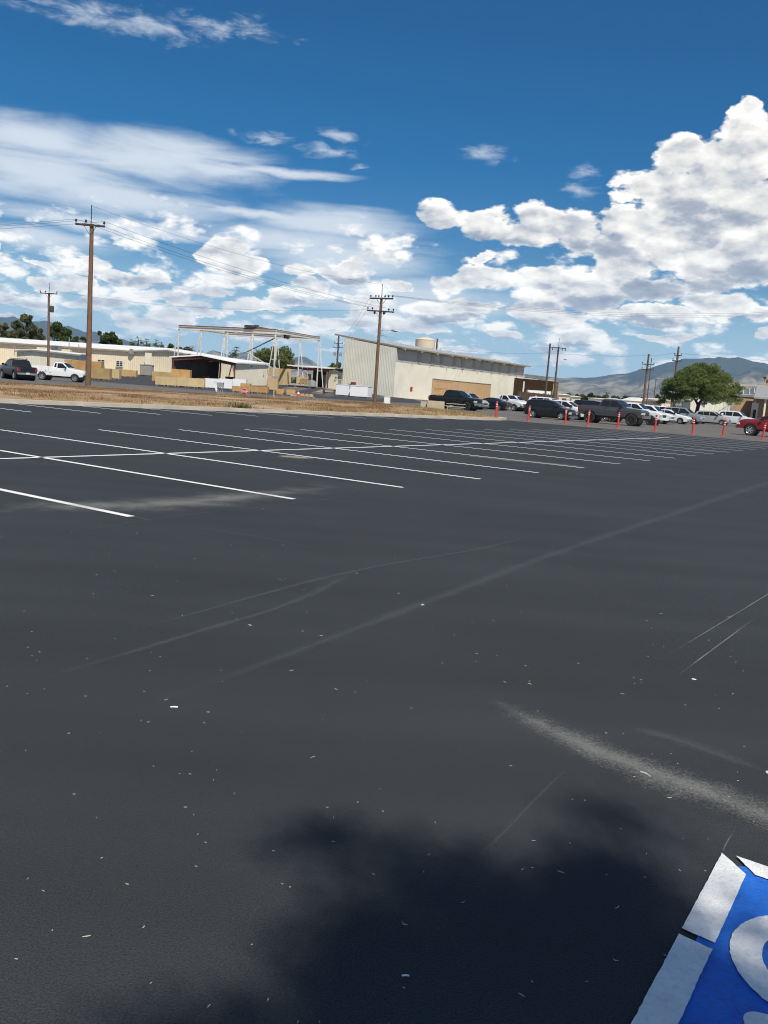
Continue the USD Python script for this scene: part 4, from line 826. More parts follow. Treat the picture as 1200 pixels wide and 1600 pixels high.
# cabinet, tan blocks, pipe rack at the island end
c = at(604.5, 632.5, 84.); t = thing('pale_cabinet', 'pale cream roadside cabinet right of the middle utility pole', 'cabinet', (c[0], 84, 0), -6)
obj('body', MB().box((0, 0, .43), (.58, .5, .80)), M['cream'], t); obj('lid', MB().box((0, 0, .855), (.63, .55, .05)), M['cream'], t); obj('plinth', MB().box((0, 0, .02), (.8, .7, .06)), M['concrete'], t); obj('door', MB().box((0, -.258, .43), (.5, .016, .66)), M['white'], t)
for px, Y, d, lab in ((663, 80, (.75, .6, .68), 'smaller tan concrete block left of the larger one'), (680.5, 79.5, (1.62, .75, .80), 'larger tan concrete block in front of the black lifted pickup')):
    c = at(px, 640, Y); x = xg(px, Y); t = thing('tan_concrete_block', lab, 'concrete block', (x, Y, 0), -4)
    m = m3.Manifold.cube(d, True).translate((0, 0, d[2] / 2)); obj('block', MB().slab([(-d[0] / 2, -d[1] / 2, .02), (d[0] / 2, -d[1] / 2, .02), (d[0] / 2 - .03, -d[1] / 2 + .03, d[2]), (-d[0] / 2 + .03, -d[1] / 2 + .03, d[2])], (0, d[1], 0)), M['tan_block'], t)
    for s in (-.25, .25): obj('lifting_eye', MB().tube([(s * d[0], -.1, d[2] - .01), (s * d[0], -.06, d[2] + .06), (s * d[0], .06, d[2] + .06), (s * d[0], .1, d[2] - .01)], .018, 5), M['rust'], t)
x = xg(712, 79.); t = thing('picnic_table', 'low pale picnic table with benches in front of the black lifted pickup', 'picnic table', (x, 79.3, 0), -4)
for i in range(4): obj('top_plank', MB().box((0, -.3 + i * .2, .66), (1.75, .18, .045)), M['tan_block'], t)
for y in (-.75, .75): obj('bench', MB().box((0, y, .40), (1.75, .25, .045)), M['tan_block'], t)
for s in (-.6, .6):
    obj('leg', MB().bar((s, -.6, 0), (s, -.15, .64), .06), M['rust'], t); obj('leg', MB().bar((s, .6, 0), (s, .15, .64), .06), M['rust'], t); obj('bench_bar', MB().bar((s, -.85, .36), (s, .85, .36), .06), M['rust'], t)
x = xg(692, 78.5); t = thing('bent_pipe_rail', 'low bent pipe rail between tan block and picnic table', 'rail', (x, 78.3, 0)); obj('pipe', MB().tube([(-.4, 0, 0), (-.4, 0, .38), (-.32, 0, .47), (.32, 0, .47), (.4, 0, .38), (.4, 0, 0)], .03, 7), M['tan_block'], t, smooth=40); obj('foot', MB().box((-.4, 0, .01), (.14, .14, .02)).box((.4, 0, .01), (.14, .14, .02)), M['rust'], t)

# --- right of the shed: brown sided canopy, dark fence, beyond
cb = thing('brown_canopy_building', 'brown walled open canopy with white truss fascia right of the ribbed shed', 'building')
a, b = q2(800, 196), q2(869, 190); zt = at(838, 588.5, 193)[2]; zb_ = at(869, 595, 190)[2]
mb = MB(); wall(mb, a, b, at(800, 590, 196)[2], at(869, 596.5, 190)[2], 0, 0, .4, .04, -1); obj('wall', mb, M['brownwall'], cb)
f0, f1 = at(820, 585.5, 188.), at(867, 592, 183.); lo0, lo1 = at(820, 589.7, 188.), at(867, 595.5, 183.)
mb = MB(); mb.bar(f0, f1, .12, .14); mb.bar(lo0, lo1, .12, .14); obj('truss_chord', mb, M['steel_white'], cb)
for i in range(9):
    s = i / 8; p, q = lerp(f0, f1, s), lerp(lo0, lo1, s); obj('truss_web', MB().bar(p, q, .09), M['steel_white'], cb)
    if i < 8: obj('fascia_panel', MB().slab([lerp(f0, f1, s + .012), lerp(f0, f1, s + .113), lerp(lo0, lo1, s + .113), lerp(lo0, lo1, s + .012)], (0, .05, 0)), M['white'], cb)
mb = MB().slab([f0 + [-3.2, .2, .1], f1 + [0, .2, .1], f1 + [3, 10, .3], f0 + [0, 10, .3]], (0, 0, .2)); obj('roof', mb, M['trim'], cb)
for x in (818.5, 866):
    p = at(x, 600, 187.); obj('post', MB().box((p[0], 187, 2.5), (.3, .3, at(x, 588, 187.)[2] * 2 - 5 + .2 if False else 5.6)), M['steel_white'], cb)
a, b = at(824, 612, 178.), at(862, 614, 176.); obj('low_white_unit', MB().box(((a[0] + b[0]) / 2, 178, a[2] + .0), (b[0] - a[0], 2.2, .75)), M['white'], cb)
bf = thing('dark_brown_fence', 'dark brown sheet fence behind the black hatchback and white pickups', 'fence')
a, b = q2(808, 172), q2(863, 168); za, zb_ = at(812, 611.5, 172.)[2], at(863, 617, 168.)[2]
n_ = 7
for i in range(n_):
    p, q = lerp(a, b, i / n_ + .002), lerp(a, b, (i + 1) / n_ - .002); obj('panel', wall(MB(), p, q, lerp(za, zb_, i / n_), lerp(za, zb_, (i + 1) / n_), 0, 0, .35, .03, -1), M['brownfence'], bf)
for i in range(n_ + 1): p = lerp(a, b, i / n_); obj('post', MB().box((p[0], p[1] + .06, za / 2), (.1, .1, za)), M['darkmetal'], bf)
for px, py, pts in ((829, 622, [(-.35, -.35), (.0, .4), (.12, .1), (.02, -.05)]), (838, 621, [(-.45, -.3), (0, .42), (.45, -.3), (.25, -.3), (0, .1), (-.25, -.3)])):
    p = at(px, py, 169.2); v, f = plate(pts, .01, 0, 0); v += [p[0], lerp(a, b, .45)[1] - .55, p[2]]; obj('painted_mark', (v, f), M['white'], bf)

# brick building, truss bridge and canopy at the far right
bb = thing('tan_brick_building', 'tan brick building with doorway and stepped tower at the right picture edge', 'building')
M['brick'] = usdkit.material(stage, '/World/Looks/tan_brick', {'g': ('geometry', {}), 'mp': ('mapping', {'rotation': (math.pi / 2, 0, 0)}), 'b': ('brick_texture', {'scale': 1.0, 'color1': (.42, .26, .145), 'color2': (.33, .20, .11), 'mortar': (.40, .31, .21), 'brick_width': .42, 'row_height': .2, 'mortar_size': .018}), 'p': ('principled_bsdf', {'roughness': .9})},
    [('g.position', 'mp.vector'), ('mp.vector', 'b.vector'), ('b.color', 'p.base_color')], surface='p.BSDF')
Yb = 158.
def blk(x0, x1, yt, Y, depth, mat, nm, z0=0, parent=bb, yb=None):
    a, b = q2(x0, Y), q2(x1, Y); z = at((x0 + x1) / 2, yt, Y)[2]; zb = z0 if yb is None else at((x0 + x1) / 2, yb, Y)[2]
    return obj(nm, MB().slab([p3(a, zb), p3(b, zb), p3(b, z), p3(a, z)], (*(U * depth), 0)), mat, parent)
blk(1142, 1173, 619.5, Yb, 9, M['brick'], 'wing_wall'); blk(1173, 1230, 623, Yb - 2, 12, M['brick'], 'main_wall'); blk(1188, 1240, 587, Yb + 3, 8, M['brick'], 'tower'); blk(1172, 1192, 614.5, Yb + 4, 6, M['brick'], 'upper_wall')
for y in (594, 604): blk(1187.7, 1240, y, Yb + 2.7, 1, M['brownwall'], 'tower_band', yb=y + 1.6)
blk(1142, 1174, 618.6, Yb - .2, 9.2, M['trim'], 'coping', yb=619.6)
blk(1171, 1181, 629, Yb - 2.35, .3, M['cream'], 'door_surround'); blk(1174.5, 1178.5, 640, Yb - 2.5, .2, M['dark'], 'door')
a, b = at(1178, 622.5, Yb - 7), at(1240, 622.5, Yb - 7); top = at(1205, 606, Yb - 2)
mb = MB().slab([(a[0], Yb - 7, a[2]), (b[0], Yb - 7, a[2]), (b[0], Yb - 2, top[2]), (a[0] + 2.4, Yb - 2, top[2])], (0, 0, .3)); obj('porch_roof', mb, M['galv'], bb)
for x in (1190, 1215): blk(x, x + 2.5, 622, Yb - 6.5, .3, M['cream'], 'porch_post')
p = at(1194.5, 590.5, Yb + 2); obj('wall_lamp', MB().box((p[0], Yb + 1.8, p[2]), (.35, .5, .3)).bar((p[0], Yb + 1.9, p[2] - .2), (p[0] + .5, Yb + 3, p[2] - .5), .08), M['dark'], bb)
p = at(1180.5, 629, Yb - 2.6); obj('wall_lamp', MB().lathe([(.01, .2), (.12, .15), (.16, 0), (.01, -.02)], (p[0], Yb - 2.5, p[2]), 12), M['white'], bb)
tb = thing('white_truss_bridge', 'white steel truss bridge running into the brick tower, right of the mesquite tree', 'truss')
t0, t1 = at(1140, 600.5, 172.), at(1197, 603.3, 168.); l0, l1 = at(1140, 616.5, 172.), at(1197, 616.8, 168.)
for off in (0, 2.2):
    o_ = np.array([0, off, 0]); obj('top_chord', MB().bar(t0 + o_, t1 + o_, .3, .36), M['cream'], tb); obj('bottom_chord', MB().bar(l0 + o_, l1 + o_, .2, .2), M['steel_white'], tb)
    for s in (.05, .38, .68, .97):
        obj('upright', MB().bar(lerp(t0, t1, s) + o_, lerp(l0, l1, s) + o_, .17), M['cream'], tb)
    for s0, s1 in ((.08, .36), (.41, .66), (.71, .95)): obj('diagonal', MB().bar(lerp(t0, t1, s0) + o_, lerp(l0, l1, s1) + o_, .09), M['galv'], tb)

# pale ribbed fence with a dark banner, toilet cabin, chain link
rf = thing('pale_ribbed_fence', 'pale ribbed metal fence behind the mesquite tree trunk', 'fence')
a, b = q2(1074, 142), q2(1138, 146); zt = at(1100, 623, 143.5)[2]
for i in range(8):
    p, q = lerp(a, b, i / 8 + .002), lerp(a, b, (i + 1) / 8 - .002); obj('panel', wall(MB(), p, q, zt, zt, 0, 0, .42, .06, -1), M['shedwall'], rf)
for i in range(9): p = lerp(a, b, i / 8); obj('post', MB().box((p[0], p[1] + .1, zt / 2), (.12, .12, zt)), M['galv'], rf)
c = at(1102.5, 628, 141.); bn = thing('dark_blue_banner', 'dark blue banner with pale lettering hung on the ribbed fence', 'banner', (c[0], 143.0, 0), 3)
zz0, zz1 = at(1102, 632, 141.)[2], at(1102, 624.8, 141.)[2]; wb = 18.5 / 1331 * 141
obj('cloth', MB().box((0, 0, (zz0 + zz1) / 2), (wb, .03, zz1 - zz0)), M['bluebanner'], bn)
tm_ = MB()
for i, (x, w) in enumerate(((-.62, .16), (-.43, .13), (-.27, .17), (-.05, .12), (.1, .2), (.33, .14), (.5, .18), (.7, .1))): tm_.box((x, -.019, (zz0 + zz1) / 2 + .04), (w, .008, .16))
obj('lettering', tm_, M['galv'], bn)
for s in (-1, 1): obj('cord', MB().bar((s * wb / 2, 0, zz1), (s * (wb / 2 + .1), .1, zz1 + .15), .02), M['white'], bn)
c = at(1071, 640, 138.); t = thing('portable_toilet', 'grey green portable toilet cabin left of the mesquite trunk', 'toilet cabin', (c[0], 138, 0), -10); zt = at(1071, 624.5, 138.)[2]
obj('cabin', MB().box((0, 0, zt / 2 - .05), (1.15, 1.15, zt - .2)), M['toilet'], t); obj('roof', MB().lathe([(.86, zt - .15), (.84, zt - .02), (.4, zt + .12), (.01, zt + .13)], n=4), M['white'], t); obj('door', MB().box((.05, -.585, zt / 2 - .1), (.8, .02, zt - .5)), M['toilet'], t); obj('vent', MB().tube([(.35, .3, zt - .2), (.35, .3, zt + .25)], .06, 8), M['darkmetal'], t)
def chain_link(x0, x1, Y0, Y1, yt, label):
    a, b = q2(x0, Y0), q2(x1, Y1); zt = at((x0 + x1) / 2, yt, (Y0 + Y1) / 2)[2]; L = np.linalg.norm(b - a); n = max(2, int(L / 3)); t = thing('chain_link_fence', label, 'fence')
    for i in range(n + 1): p = lerp(a, b, i / n); obj('post', MB().tube([p3(p, 0), p3(p, zt)], .04, 6), M['galv'], t)
    obj('rail', MB().bar(p3(a, zt), p3(b, zt), .05), M['galv'], t)
    mb = MB(); k = int(L / .35)
    for i in range(k):
        p, q = lerp(a, b, i / k), lerp(a, b, min(1, (i + 5) / k)); mb.bar(p3(p, .1), p3(q, zt - .05), .012); mb.bar(p3(q, .1), p3(p, zt - .05), .012)
    obj('mesh', mb, M['galv'], t, kind='stuff')
chain_link(1036, 1074, 139, 140, 629, 'chain link fence left of the portable toilet'); chain_link(1127, 1142, 143, 146, 626, 'chain link fence between ribbed fence and brick building'); chain_link(868, 930, 165, 160, 624.5, 'chain link fence behind the parked cars in the middle')
c = at(1034, 634, 130.); t = thing('orange_cabinet', 'orange brown cabinet behind the white pickup at right', 'cabinet', (c[0], 132, 0)); obj('body', MB().box((0, 0, .75), (.9, .7, 1.5)), M['board'], t); obj('top', MB().box((0, 0, 1.55), (1.0, .8, .1)), M['brownwall'], t); obj('handle', MB().box((.3, -.37, .8), (.04, .04, .2)), M['darkmetal'], t)

# far houses
def house(x0, x1, yt, yr, Y, mat, label, windows=()):
    a, b = q2(x0, Y), q2(x1, Y); w = b[0] - a[0]; zt, zr = at((x0 + x1) / 2, yt, Y)[2], at((x0 + x1) / 2, yr, Y)[2]; t = thing('far_house', label, 'house', ((a[0] + b[0]) / 2, Y, 0))
    obj('walls', MB().box((0, 4, zt / 2), (w, 8, zt)), mat, t)
    obj('roof', MB().slab([(-w / 2 - .5, -.6, zt + .02), (w / 2 + .5, -.6, zt + .02), (0, -.6, zr)], (0, 9.2, 0)), M['roof_white'], t)
    for s, ww, hh in windows: obj('window', MB().box((s * w / 2, -.04, zt * .55), (ww, .1, hh)), M['winglass'], t)
house(982, 1010, 627, 621.0, 215, M['cream'], 'cream gabled house beyond the grey lifted pickup', ((-.5, 1.2, 1.0), (.1, 1.0, 1.6), (.6, 1.2, 1.0)))
house(1009, 1046, 624.5, 622.5, 225, M['cream'], 'long flat cream house left of the mesquite tree', ((-.6, 1.2, .8), (0, 1.2, .8)))
house(872, 889, 617, 615.2, 300, M['tank'], 'small sandy far house right of the leaning utility pole', ((0, 1.5, 1.2),))
house(892, 906, 620, 618.5, 320, M['cream'], 'pale far house above the white parked cars', ((.2, 1.5, 1.0),))
house(925, 948, 623, 621.8, 330, M['beige2'], 'low pale far house behind the dark parked van', ((.2, 1.5, 1.0),))
house(952, 968, 624, 622.5, 310, M['cream'], 'low cream far house above the grey lifted pickup cab', ((-.3, 1.4, 1.0),))
house(1018, 1030, 626.5, 626, 180, M['grey_box'], 'small grey flat far shed left of the chain link fence', ((.3, .6, .8),))
# ---------------------------------------------------------------- utility poles and wires
def pole(px, py, Y, ytop, label, mat='pole', r0=.17, r1=.12, base_z=0., name='utility_pole'):
    x = xg(px, Y); zt = at(px + (hzn(px) - ytop) * .0706, ytop, Y)[2]
    t = thing(name, label, 'utility pole', (x, Y, 0))
    n = 9; zz = np.linspace(base_z - .3, zt, n); rr = np.linspace(r0, r1, n); w = np.cumsum(rng.normal(0, .012, n))
    obj('shaft', MB().tube(np.column_stack([w, 0 * w, zz]), rr, 10), M[mat], t, smooth=40)
    return t, np.array([x, Y, zt])
def arm(t, z, half, ang, ins=(-.92, -.3, .92), down=False, y=.0, dead=False):
    d = np.array([math.cos(ang), math.sin(ang), 0]); o = np.array([0, -.17, z]); mb = MB().bar(o - d * half, o + d * half, .10, .13); obj('crossarm', mb, M['crossarm'], t); out = []
    for s in ins:
        p = o + d * half * s
        if down: obj('insulator', MB().lathe([(.01, 0), (.05, -.03), (.09, -.12), (.05, -.18), (.09, -.24), (.04, -.34), (.01, -.36)], p + [0, 0, -.06], 9), M['insul'], t); out.append(p + [0, 0, -.42])
        else: obj('insulator', MB().lathe([(.02, 0), (.025, .10), (.09, .12), (.07, .22), (.04, .27), (.01, .28)], p + [0, 0, .06], 9), M['insul'], t); out.append(p + [0, 0, .33])
    for s in (-.45, .45): obj('arm_brace', MB().bar(o + d * half * s, (0, -.12, z - .7), .03), M['crossarm'], t)
    return [np.array(q) for q in out]
def rod(t, z, h): obj('lightning_rod', MB().tube([(0, 0, z - .3), (0.02, 0, z + h)], .032, 5), M['crossarm'], t)
def lamp(t, z, L, ang=0.):
    d = np.array([math.cos(ang), math.sin(ang), 0]); o = np.array([.12, -.05, z]); pts = [o, o + d * L * .35 + [0, 0, .12], o + d * L * .62 + [0, 0, .14]]
    obj('lamp_arm', MB().tube(pts, .035, 6), M['galv'], t); e = pts[-1]
    obj('lamp_head', MB().tube([e, e + d * L * .12 + [0, 0, .0], e + d * L * .3 - [0, 0, .04], e + d * L * .38 - [0, 0, .06]], [.05, .13, .12, .04], 8), M['galv'], t, smooth=40)
arm_a = math.radians(9)
A, At = pole(137, 610, 60.67, 350.5, 'tall near brown utility pole at left with a single crossarm', r0=.205, r1=.13)
Ai = arm(A, At[2] - .12, .98, math.radians(8), (-.95, -.28, .95)); rod(A, At[2], 1.25)
B, Bt = pole(75, 590, 117., 458, 'far brown utility pole with transformer above the white utility pickup', r0=.19, r1=.13)
Bi_ = arm(B, Bt[2] - .1, 1.25, math.radians(-8), (-.95, -.35, .95)); rod(B, Bt[2], 1.3)
obj('transformer', MB().lathe([(.02, 0), (.26, 0), (.28, .1), (.28, .75), (.2, .85), (.02, .86)], (.42, -.1, at(80, 482, 117)[2] - .5), 16), M['darkmetal'], B, smooth=40)
Cp_, Ct = pole(585, 631, 87.5, 465, 'middle brown utility pole with two dark crossarms and a street lamp arm', r0=.2, r1=.135)
Ci = arm(Cp_, Ct[2] - .1, 1.28, math.radians(-24), (-.93, -.5, -.25, .3, .6, .95)) + arm(Cp_, Ct[2] - 1.35, 1.36, math.radians(2), (-.95, -.62, .6, .93)); rod(Cp_, Ct[2], 1.35)
for s in (-.6, .35): obj('insulator', MB().lathe([(.02, 0), (.11, -.02), (.13, -.16), (.05, -.24), (.01, -.25)], (s, -.17, Ct[2] - 1.42), 9), M['insul'], Cp_)
lamp(Cp_, at(592, 517, 87.5)[2], 1.75, math.radians(-6)); obj('junction_box', MB().box((.2, -.05, at(597, 523.5, 87.5)[2]), (.14, .12, .3)), M['galv'], Cp_)
D, Dt = pole(849.5, 640, 141., 536.5, 'plain dark utility pole without crossarm above the brown canopy', 'pole2', r0=.17, r1=.14)
E_, Et = pole(863, 640, 145., 541.5, 'utility pole with crossarm and lamp arm beside the brown canopy', 'pole2', r0=.19, r1=.13)
Ei = arm(E_, Et[2] - .2, 1.2, math.radians(-6), (-.8, .55, .93), down=True); rod(E_, Et[2], 1.45); lamp(E_, at(874, 562, 145.)[2], 1.5, 0.)
F_, Ft = pole(1003, 650, 140., 553, 'leaning brown utility pole with two short crossarms left of the mesquite tree', 'pole', r0=.2, r1=.15)
Fi = arm(F_, at(1010, 569.3, 140.)[2], 1.0, math.radians(-6), (-.9, .9)) + arm(F_, at(1009, 577.5, 140.)[2], 1.0, 0., (-.9, .9))
F2, F2t = pole(1008, 650, 152., 559, 'thin second utility pole close behind the leaning one', 'pole2', r0=.1, r1=.06)
obj('cable_guard', MB().tube([(.1, 0, 0), (.1, 0, 4)], .05, 6), M['galv'], F2)
G_, Gt = pole(1047, 650, 130., 541, 'tall brown utility pole rising out of the mesquite tree', 'pole', r0=.18, r1=.14)
Gi = arm(G_, at(1055, 555, 130.)[2], .55, 0., (-.9, .9)) + arm(G_, at(1054, 563.6, 130.)[2], .75, math.radians(2), (-.9, .9))
H_, Ht = pole(1019, 632, 300., 591, 'thin distant utility pole between the far houses', 'pole2', r0=.16, r1=.12)
arm(H_, Ht[2] - .4, .8, .2, (-.9, .9))
I_, It = pole(524, 612, 215., 523, 'distant dark pole with transformers left of the ribbed shed roof', 'pole2', r0=.26, r1=.2)
arm(I_, at(528, 536.5, 215.)[2], 1.1, 0., (-.9, .9)); arm(I_, at(528, 543, 215.)[2], 1.3, 0., (-.9, .3, .9))
for s in (-.7, .75): obj('transformer', MB().lathe([(.02, 0), (.32, 0), (.34, .8), (.02, 1.0)], (s, -.1, at(527, 556, 215.)[2]), 12), M['galv'], I_, smooth=40)
J_, Jt = pole(676, 620, 205., 529, 'dark stub pole standing beside the storage tank', 'pole2', r0=.24, r1=.2)
arm(J_, at(680, 546.5, 205.)[2], .95, 0., (-.9, .9))
def wire(a, b, sag, label, r=.010, n=26):
    a, b = np.asarray(a, float), np.asarray(b, float); t = np.linspace(0, 1, n); p = a[None] * (1 - t)[:, None] + b[None] * t[:, None]; p[:, 2] -= sag * 4 * t * (1 - t)
    obj('power_line', MB().tube(p, r, 4, caps=False), M['wire'], label=label, cat='wire')
wp = lambda t, l: np.array([t.GetAttribute('xformOp:translate').Get()[i] for i in range(3)]) + l
LFT = wp(A, Ai[0]) + np.array([-38, 14, 1.2])
for i in range(3): wire(wp(A, Ai[i]), wp(A, Ai[i]) + np.array([-40, 18., .6]), .7, ['lowest', 'middle', 'topmost'][i] + ' power line leaving the tall near pole to the left', .009)
for i, (j, s) in enumerate(((0, 1.0), (1, .9), (2, .8))): wire(wp(A, Ai[i]), wp(Cp_, Ci[6 + (0, 1, 2)[i]]), s * .6, ['lowest', 'middle', 'topmost'][i] + ' power line from the tall near pole to the middle pole', .010)
wire(wp(A, np.array([0, 0, At[2] + 1.2])), wp(Cp_, np.array([0, 0, Ct[2] + 1.3])), .7, 'faint shield wire between the rod tips of near and middle poles', .008)
wire(wp(B, Bi_[2]), wp(Cp_, Ci[6]) + np.array([0, 3, 0]), .9, 'long power line from the far left pole to the middle pole', .010)
wire(wp(B, Bi_[0]), np.array([-70, 140, 10.]), .5, 'power line leaving the far left pole towards the trees', .009)
wire(wp(B, np.array([0, 0, 8.1])), np.array([-62, 124, 3.9]), .4, 'service drop from the far left pole down to the left', .012)
wire(wp(B, np.array([.4, 0, 7.4])), np.array([xg(86, 139), 139, 4.6]), .2, 'service drop from the transformer to the annex roof', .010)
for i, k in enumerate((3, 4, 5)): wire(wp(Cp_, Ci[k]), np.array([62 + i * 2.5, 128 - i * 3, 17.5 + i * .3]), 1.6, ['lower', 'middle', 'upper'][i] + ' power line running from the middle pole off to the right', .009)
for i, k in enumerate((0, 1)): wire(wp(Cp_, Ci[k]), wp(I_, np.array([0, 0, It[2] - 1.5 - i])), .9, ['upper', 'lower'][i] + ' power line from the middle pole back to the transformer pole', .010)
jb = wp(Cp_, np.array([.25, 0, at(597, 523.5, 87.5)[2]])); wire(jb, np.array([xg(660, 200), 200, 13.2]), .4, 'upper service wire from the lamp arm box towards the storage tank', .009); wire(jb, np.array([*(C0 + U * 6), HE + .7]), .2, 'lower service wire from the lamp arm box to the ribbed shed roof', .009)
wire(wp(J_, np.array([0, -.2, at(680, 543, 205.)[2]])), wp(D, np.array([0, -.2, at(853, 551, 141.)[2]])), .5, 'power line from the stub pole to the plain dark pole', .014)
wire(wp(D, np.array([0, -.2, at(853, 551, 141.)[2]])), wp(F_, np.array([0, -.2, at(1011, 555.5, 140.)[2]])), .25, 'power line crossing behind the crossarm pole with the lamp', .014)
wire(wp(F_, np.array([0, -.2, at(1011, 555.5, 140.)[2]])), wp(G_, Gi[0]), .1, 'short power line between the leaning pole and the pole in the tree', .013)
wire(wp(G_, Gi[1]), np.array([75, 138, 11.]), .4, 'power line from the pole in the tree off to the right', .013)
wire(wp(E_, np.array([0, 0, at(866, 567, 145.)[2]])), np.array([*(C1 - V * 1.0 - U * 2), HE + .3]), .5, 'slack service wire from the lamp pole to the shed end', .010)

# ---------------------------------------------------------------- delineator posts
dl = [(773, 656, 0), (825, 658, 2.), (883, 662.5, -1.), (918, 666, 1.5), (965, 669, 0), (1023, 673.5, .5), (1082, 679, -1.5), (1129, 681.5, 3.), (1191, 687, 4.)]
where = ['standing on the kerb tip of the island, leftmost of the row', 'in front of the rear wheel of the black hatchback', 'in front of the nose of the black hatchback', 'in front of the rear wheel of the grey lifted pickup', 'in front of the doors of the grey lifted pickup',
         'between the grey lifted pickup and the white pickup', 'in front of the white sedan', 'left of the red pickup', 'in front of the red pickup door, rightmost of the row']
first = None
for (px, py, lean), w in zip(dl, where):
    g = gnd(px, py); lab = 'red orange delineator post ' + w; z = .155 if px == 773 else .006
    if first is None:
        g = g + np.array([-.05, -.9]); first = thing('delineator_post', lab, 'delineator', (g[0], g[1], z), 0, 'red delineator posts along the lot edge')
        obj('post', MB().lathe([(.07, .05), (.066, 1.02), (.07, 1.04), (.07, 1.10), (.03, 1.12), (.001, 1.12)], n=14), M['red_post'], first, smooth=40)
        obj('base', MB().lathe([(.14, 0), (.14, .03), (.10, .05), (.07, .06)], n=8), M['red_post'], first)
        obj('band', MB().lathe([(.0715, .90), (.0715, .95)], n=14), M['reflect'], first); obj('band', MB().lathe([(.0715, .77), (.0715, .81)], n=14), M['reflect'], first)
    else:
        o = copy_of(first, 'delineator_post', lab, 'delineator', (g[0], g[1], z), rng.uniform(0, 90), 'red delineator posts along the lot edge')
        if lean: o.GetAttribute('xformOpOrder').Set(['xformOp:translate', 'xformOp:rotateY', 'xformOp:rotateZ']); UsdGeom.Xformable(o).AddRotateYOp().Set(float(lean)) if False else o.CreateAttribute('xformOp:rotateY', Sdf.ValueTypeNames.Float).Set(float(lean))
# ---------------------------------------------------------------- vehicles
PROFILES = {  # (x, z) of the upper outline from tail to nose, belt height, glass outlines, wheels
 'crew': dict(L=5.5, W=1.95, top=[(-2.75, .80), (-2.73, 1.16), (-2.6, 1.20), (-1.02, 1.20), (-.99, 1.24), (-.80, 1.76), (-.55, 1.83), (.25, 1.83), (.5, 1.79), (1.18, 1.26), (1.3, 1.22), (2.3, 1.15), (2.62, 1.05), (2.75, .82), (2.76, .62)], belt=1.2, bed=(-2.62, -1.10, .72), wb=(-1.72, 1.78), R=.42, sill=.46,
    win=[[(-.82, 1.27), (-.70, 1.68), (-.12, 1.70), (-.12, 1.25)], [(-.04, 1.25), (-.04, 1.70), (.42, 1.70), (.98, 1.28), (.98, 1.25)]], ws=(.54, 1.12), rw=(-.97, -.82), doors=(-.95, -.08, 1.05)),
 'regular': dict(L=5.5, W=1.98, top=[(-2.75, .75), (-2.74, 1.30), (-2.70, 1.38), (-.52, 1.38), (-.50, 1.40), (-.38, 1.86), (-.2, 1.92), (.35, 1.92), (.52, 1.88), (1.12, 1.36), (1.25, 1.30), (2.35, 1.20), (2.65, 1.05), (2.75, .85), (2.76, .62)], belt=1.3, bed=(-2.60, -.62, .8), wb=(-1.62, 1.78), R=.40, sill=.50,
    win=[[(-.02, 1.34), (-.02, 1.80), (.44, 1.80), (.93, 1.38), (.93, 1.34)]], ws=(.56, 1.08), rw=(-.49, -.40), doors=(-.10, 1.0), side_rear=[(-.36, 1.42), (-.28, 1.78), (-.14, 1.80), (-.14, 1.40)]),
 'suv': dict(L=4.75, W=1.9, top=[(-2.36, .75), (-2.38, 1.05), (-2.28, 1.2), (-2.08, 1.66), (-1.9, 1.76), (-.6, 1.80), (.25, 1.76), (.5, 1.70), (1.12, 1.18), (1.25, 1.13), (2.0, 1.04), (2.25, .92), (2.36, .72), (2.37, .5)], belt=1.12, bed=None, wb=(-1.42, 1.42), R=.37, sill=.30,
    win=[[(-2.0, 1.22), (-1.85, 1.60), (-1.30, 1.66), (-1.22, 1.19)], [(-1.14, 1.19), (-1.22, 1.66), (-.38, 1.68), (-.38, 1.17)], [(-.28, 1.17), (-.28, 1.68), (.26, 1.66), (.88, 1.22), (.88, 1.17)]], ws=(.52, 1.07), rw=(-2.25, -2.12), doors=(-1.2, -.33, .95)),
 'hatch': dict(L=4.3, W=1.78, top=[(-2.13, .70), (-2.15, 1.0), (-2.06, 1.1), (-1.88, 1.46), (-1.7, 1.57), (-.6, 1.61), (.1, 1.58), (.35, 1.50), (1.1, 1.06), (1.25, 1.02), (1.85, .92), (2.05, .80), (2.14, .62), (2.15, .42)], belt=1.02, bed=None, wb=(-1.28, 1.34), R=.335, sill=.24,
    win=[[(-1.72, 1.14), (-1.60, 1.42), (-1.10, 1.49), (-1.02, 1.09)], [(-.95, 1.09), (-1.02, 1.49), (-.28, 1.51), (-.28, 1.07)], [(-.18, 1.07), (-.18, 1.51), (.18, 1.48), (.86, 1.10), (.86, 1.07)]], ws=(.38, 1.05), rw=(-2.04, -1.91), doors=(-1.0, -.23, .92)),
 'sedan': dict(L=4.7, W=1.82, top=[(-2.33, .62), (-2.35, .92), (-2.2, 1.02), (-1.7, 1.06), (-1.5, 1.09), (-.85, 1.38), (-.55, 1.43), (.0, 1.44), (.3, 1.38), (1.1, .98), (1.25, .94), (1.95, .85), (2.2, .74), (2.34, .55), (2.35, .36)], belt=.97, bed=None, wb=(-1.38, 1.42), R=.33, sill=.22,
    win=[[(-1.22, 1.06), (-.82, 1.30), (-.42, 1.35), (-.42, 1.02)], [(-.34, 1.02), (-.34, 1.355), (.12, 1.34), (.84, 1.03), (.84, 1.0)]], ws=(.33, 1.06), rw=(-1.46, -.88), doors=(-1.05, -.38, .92)),
}
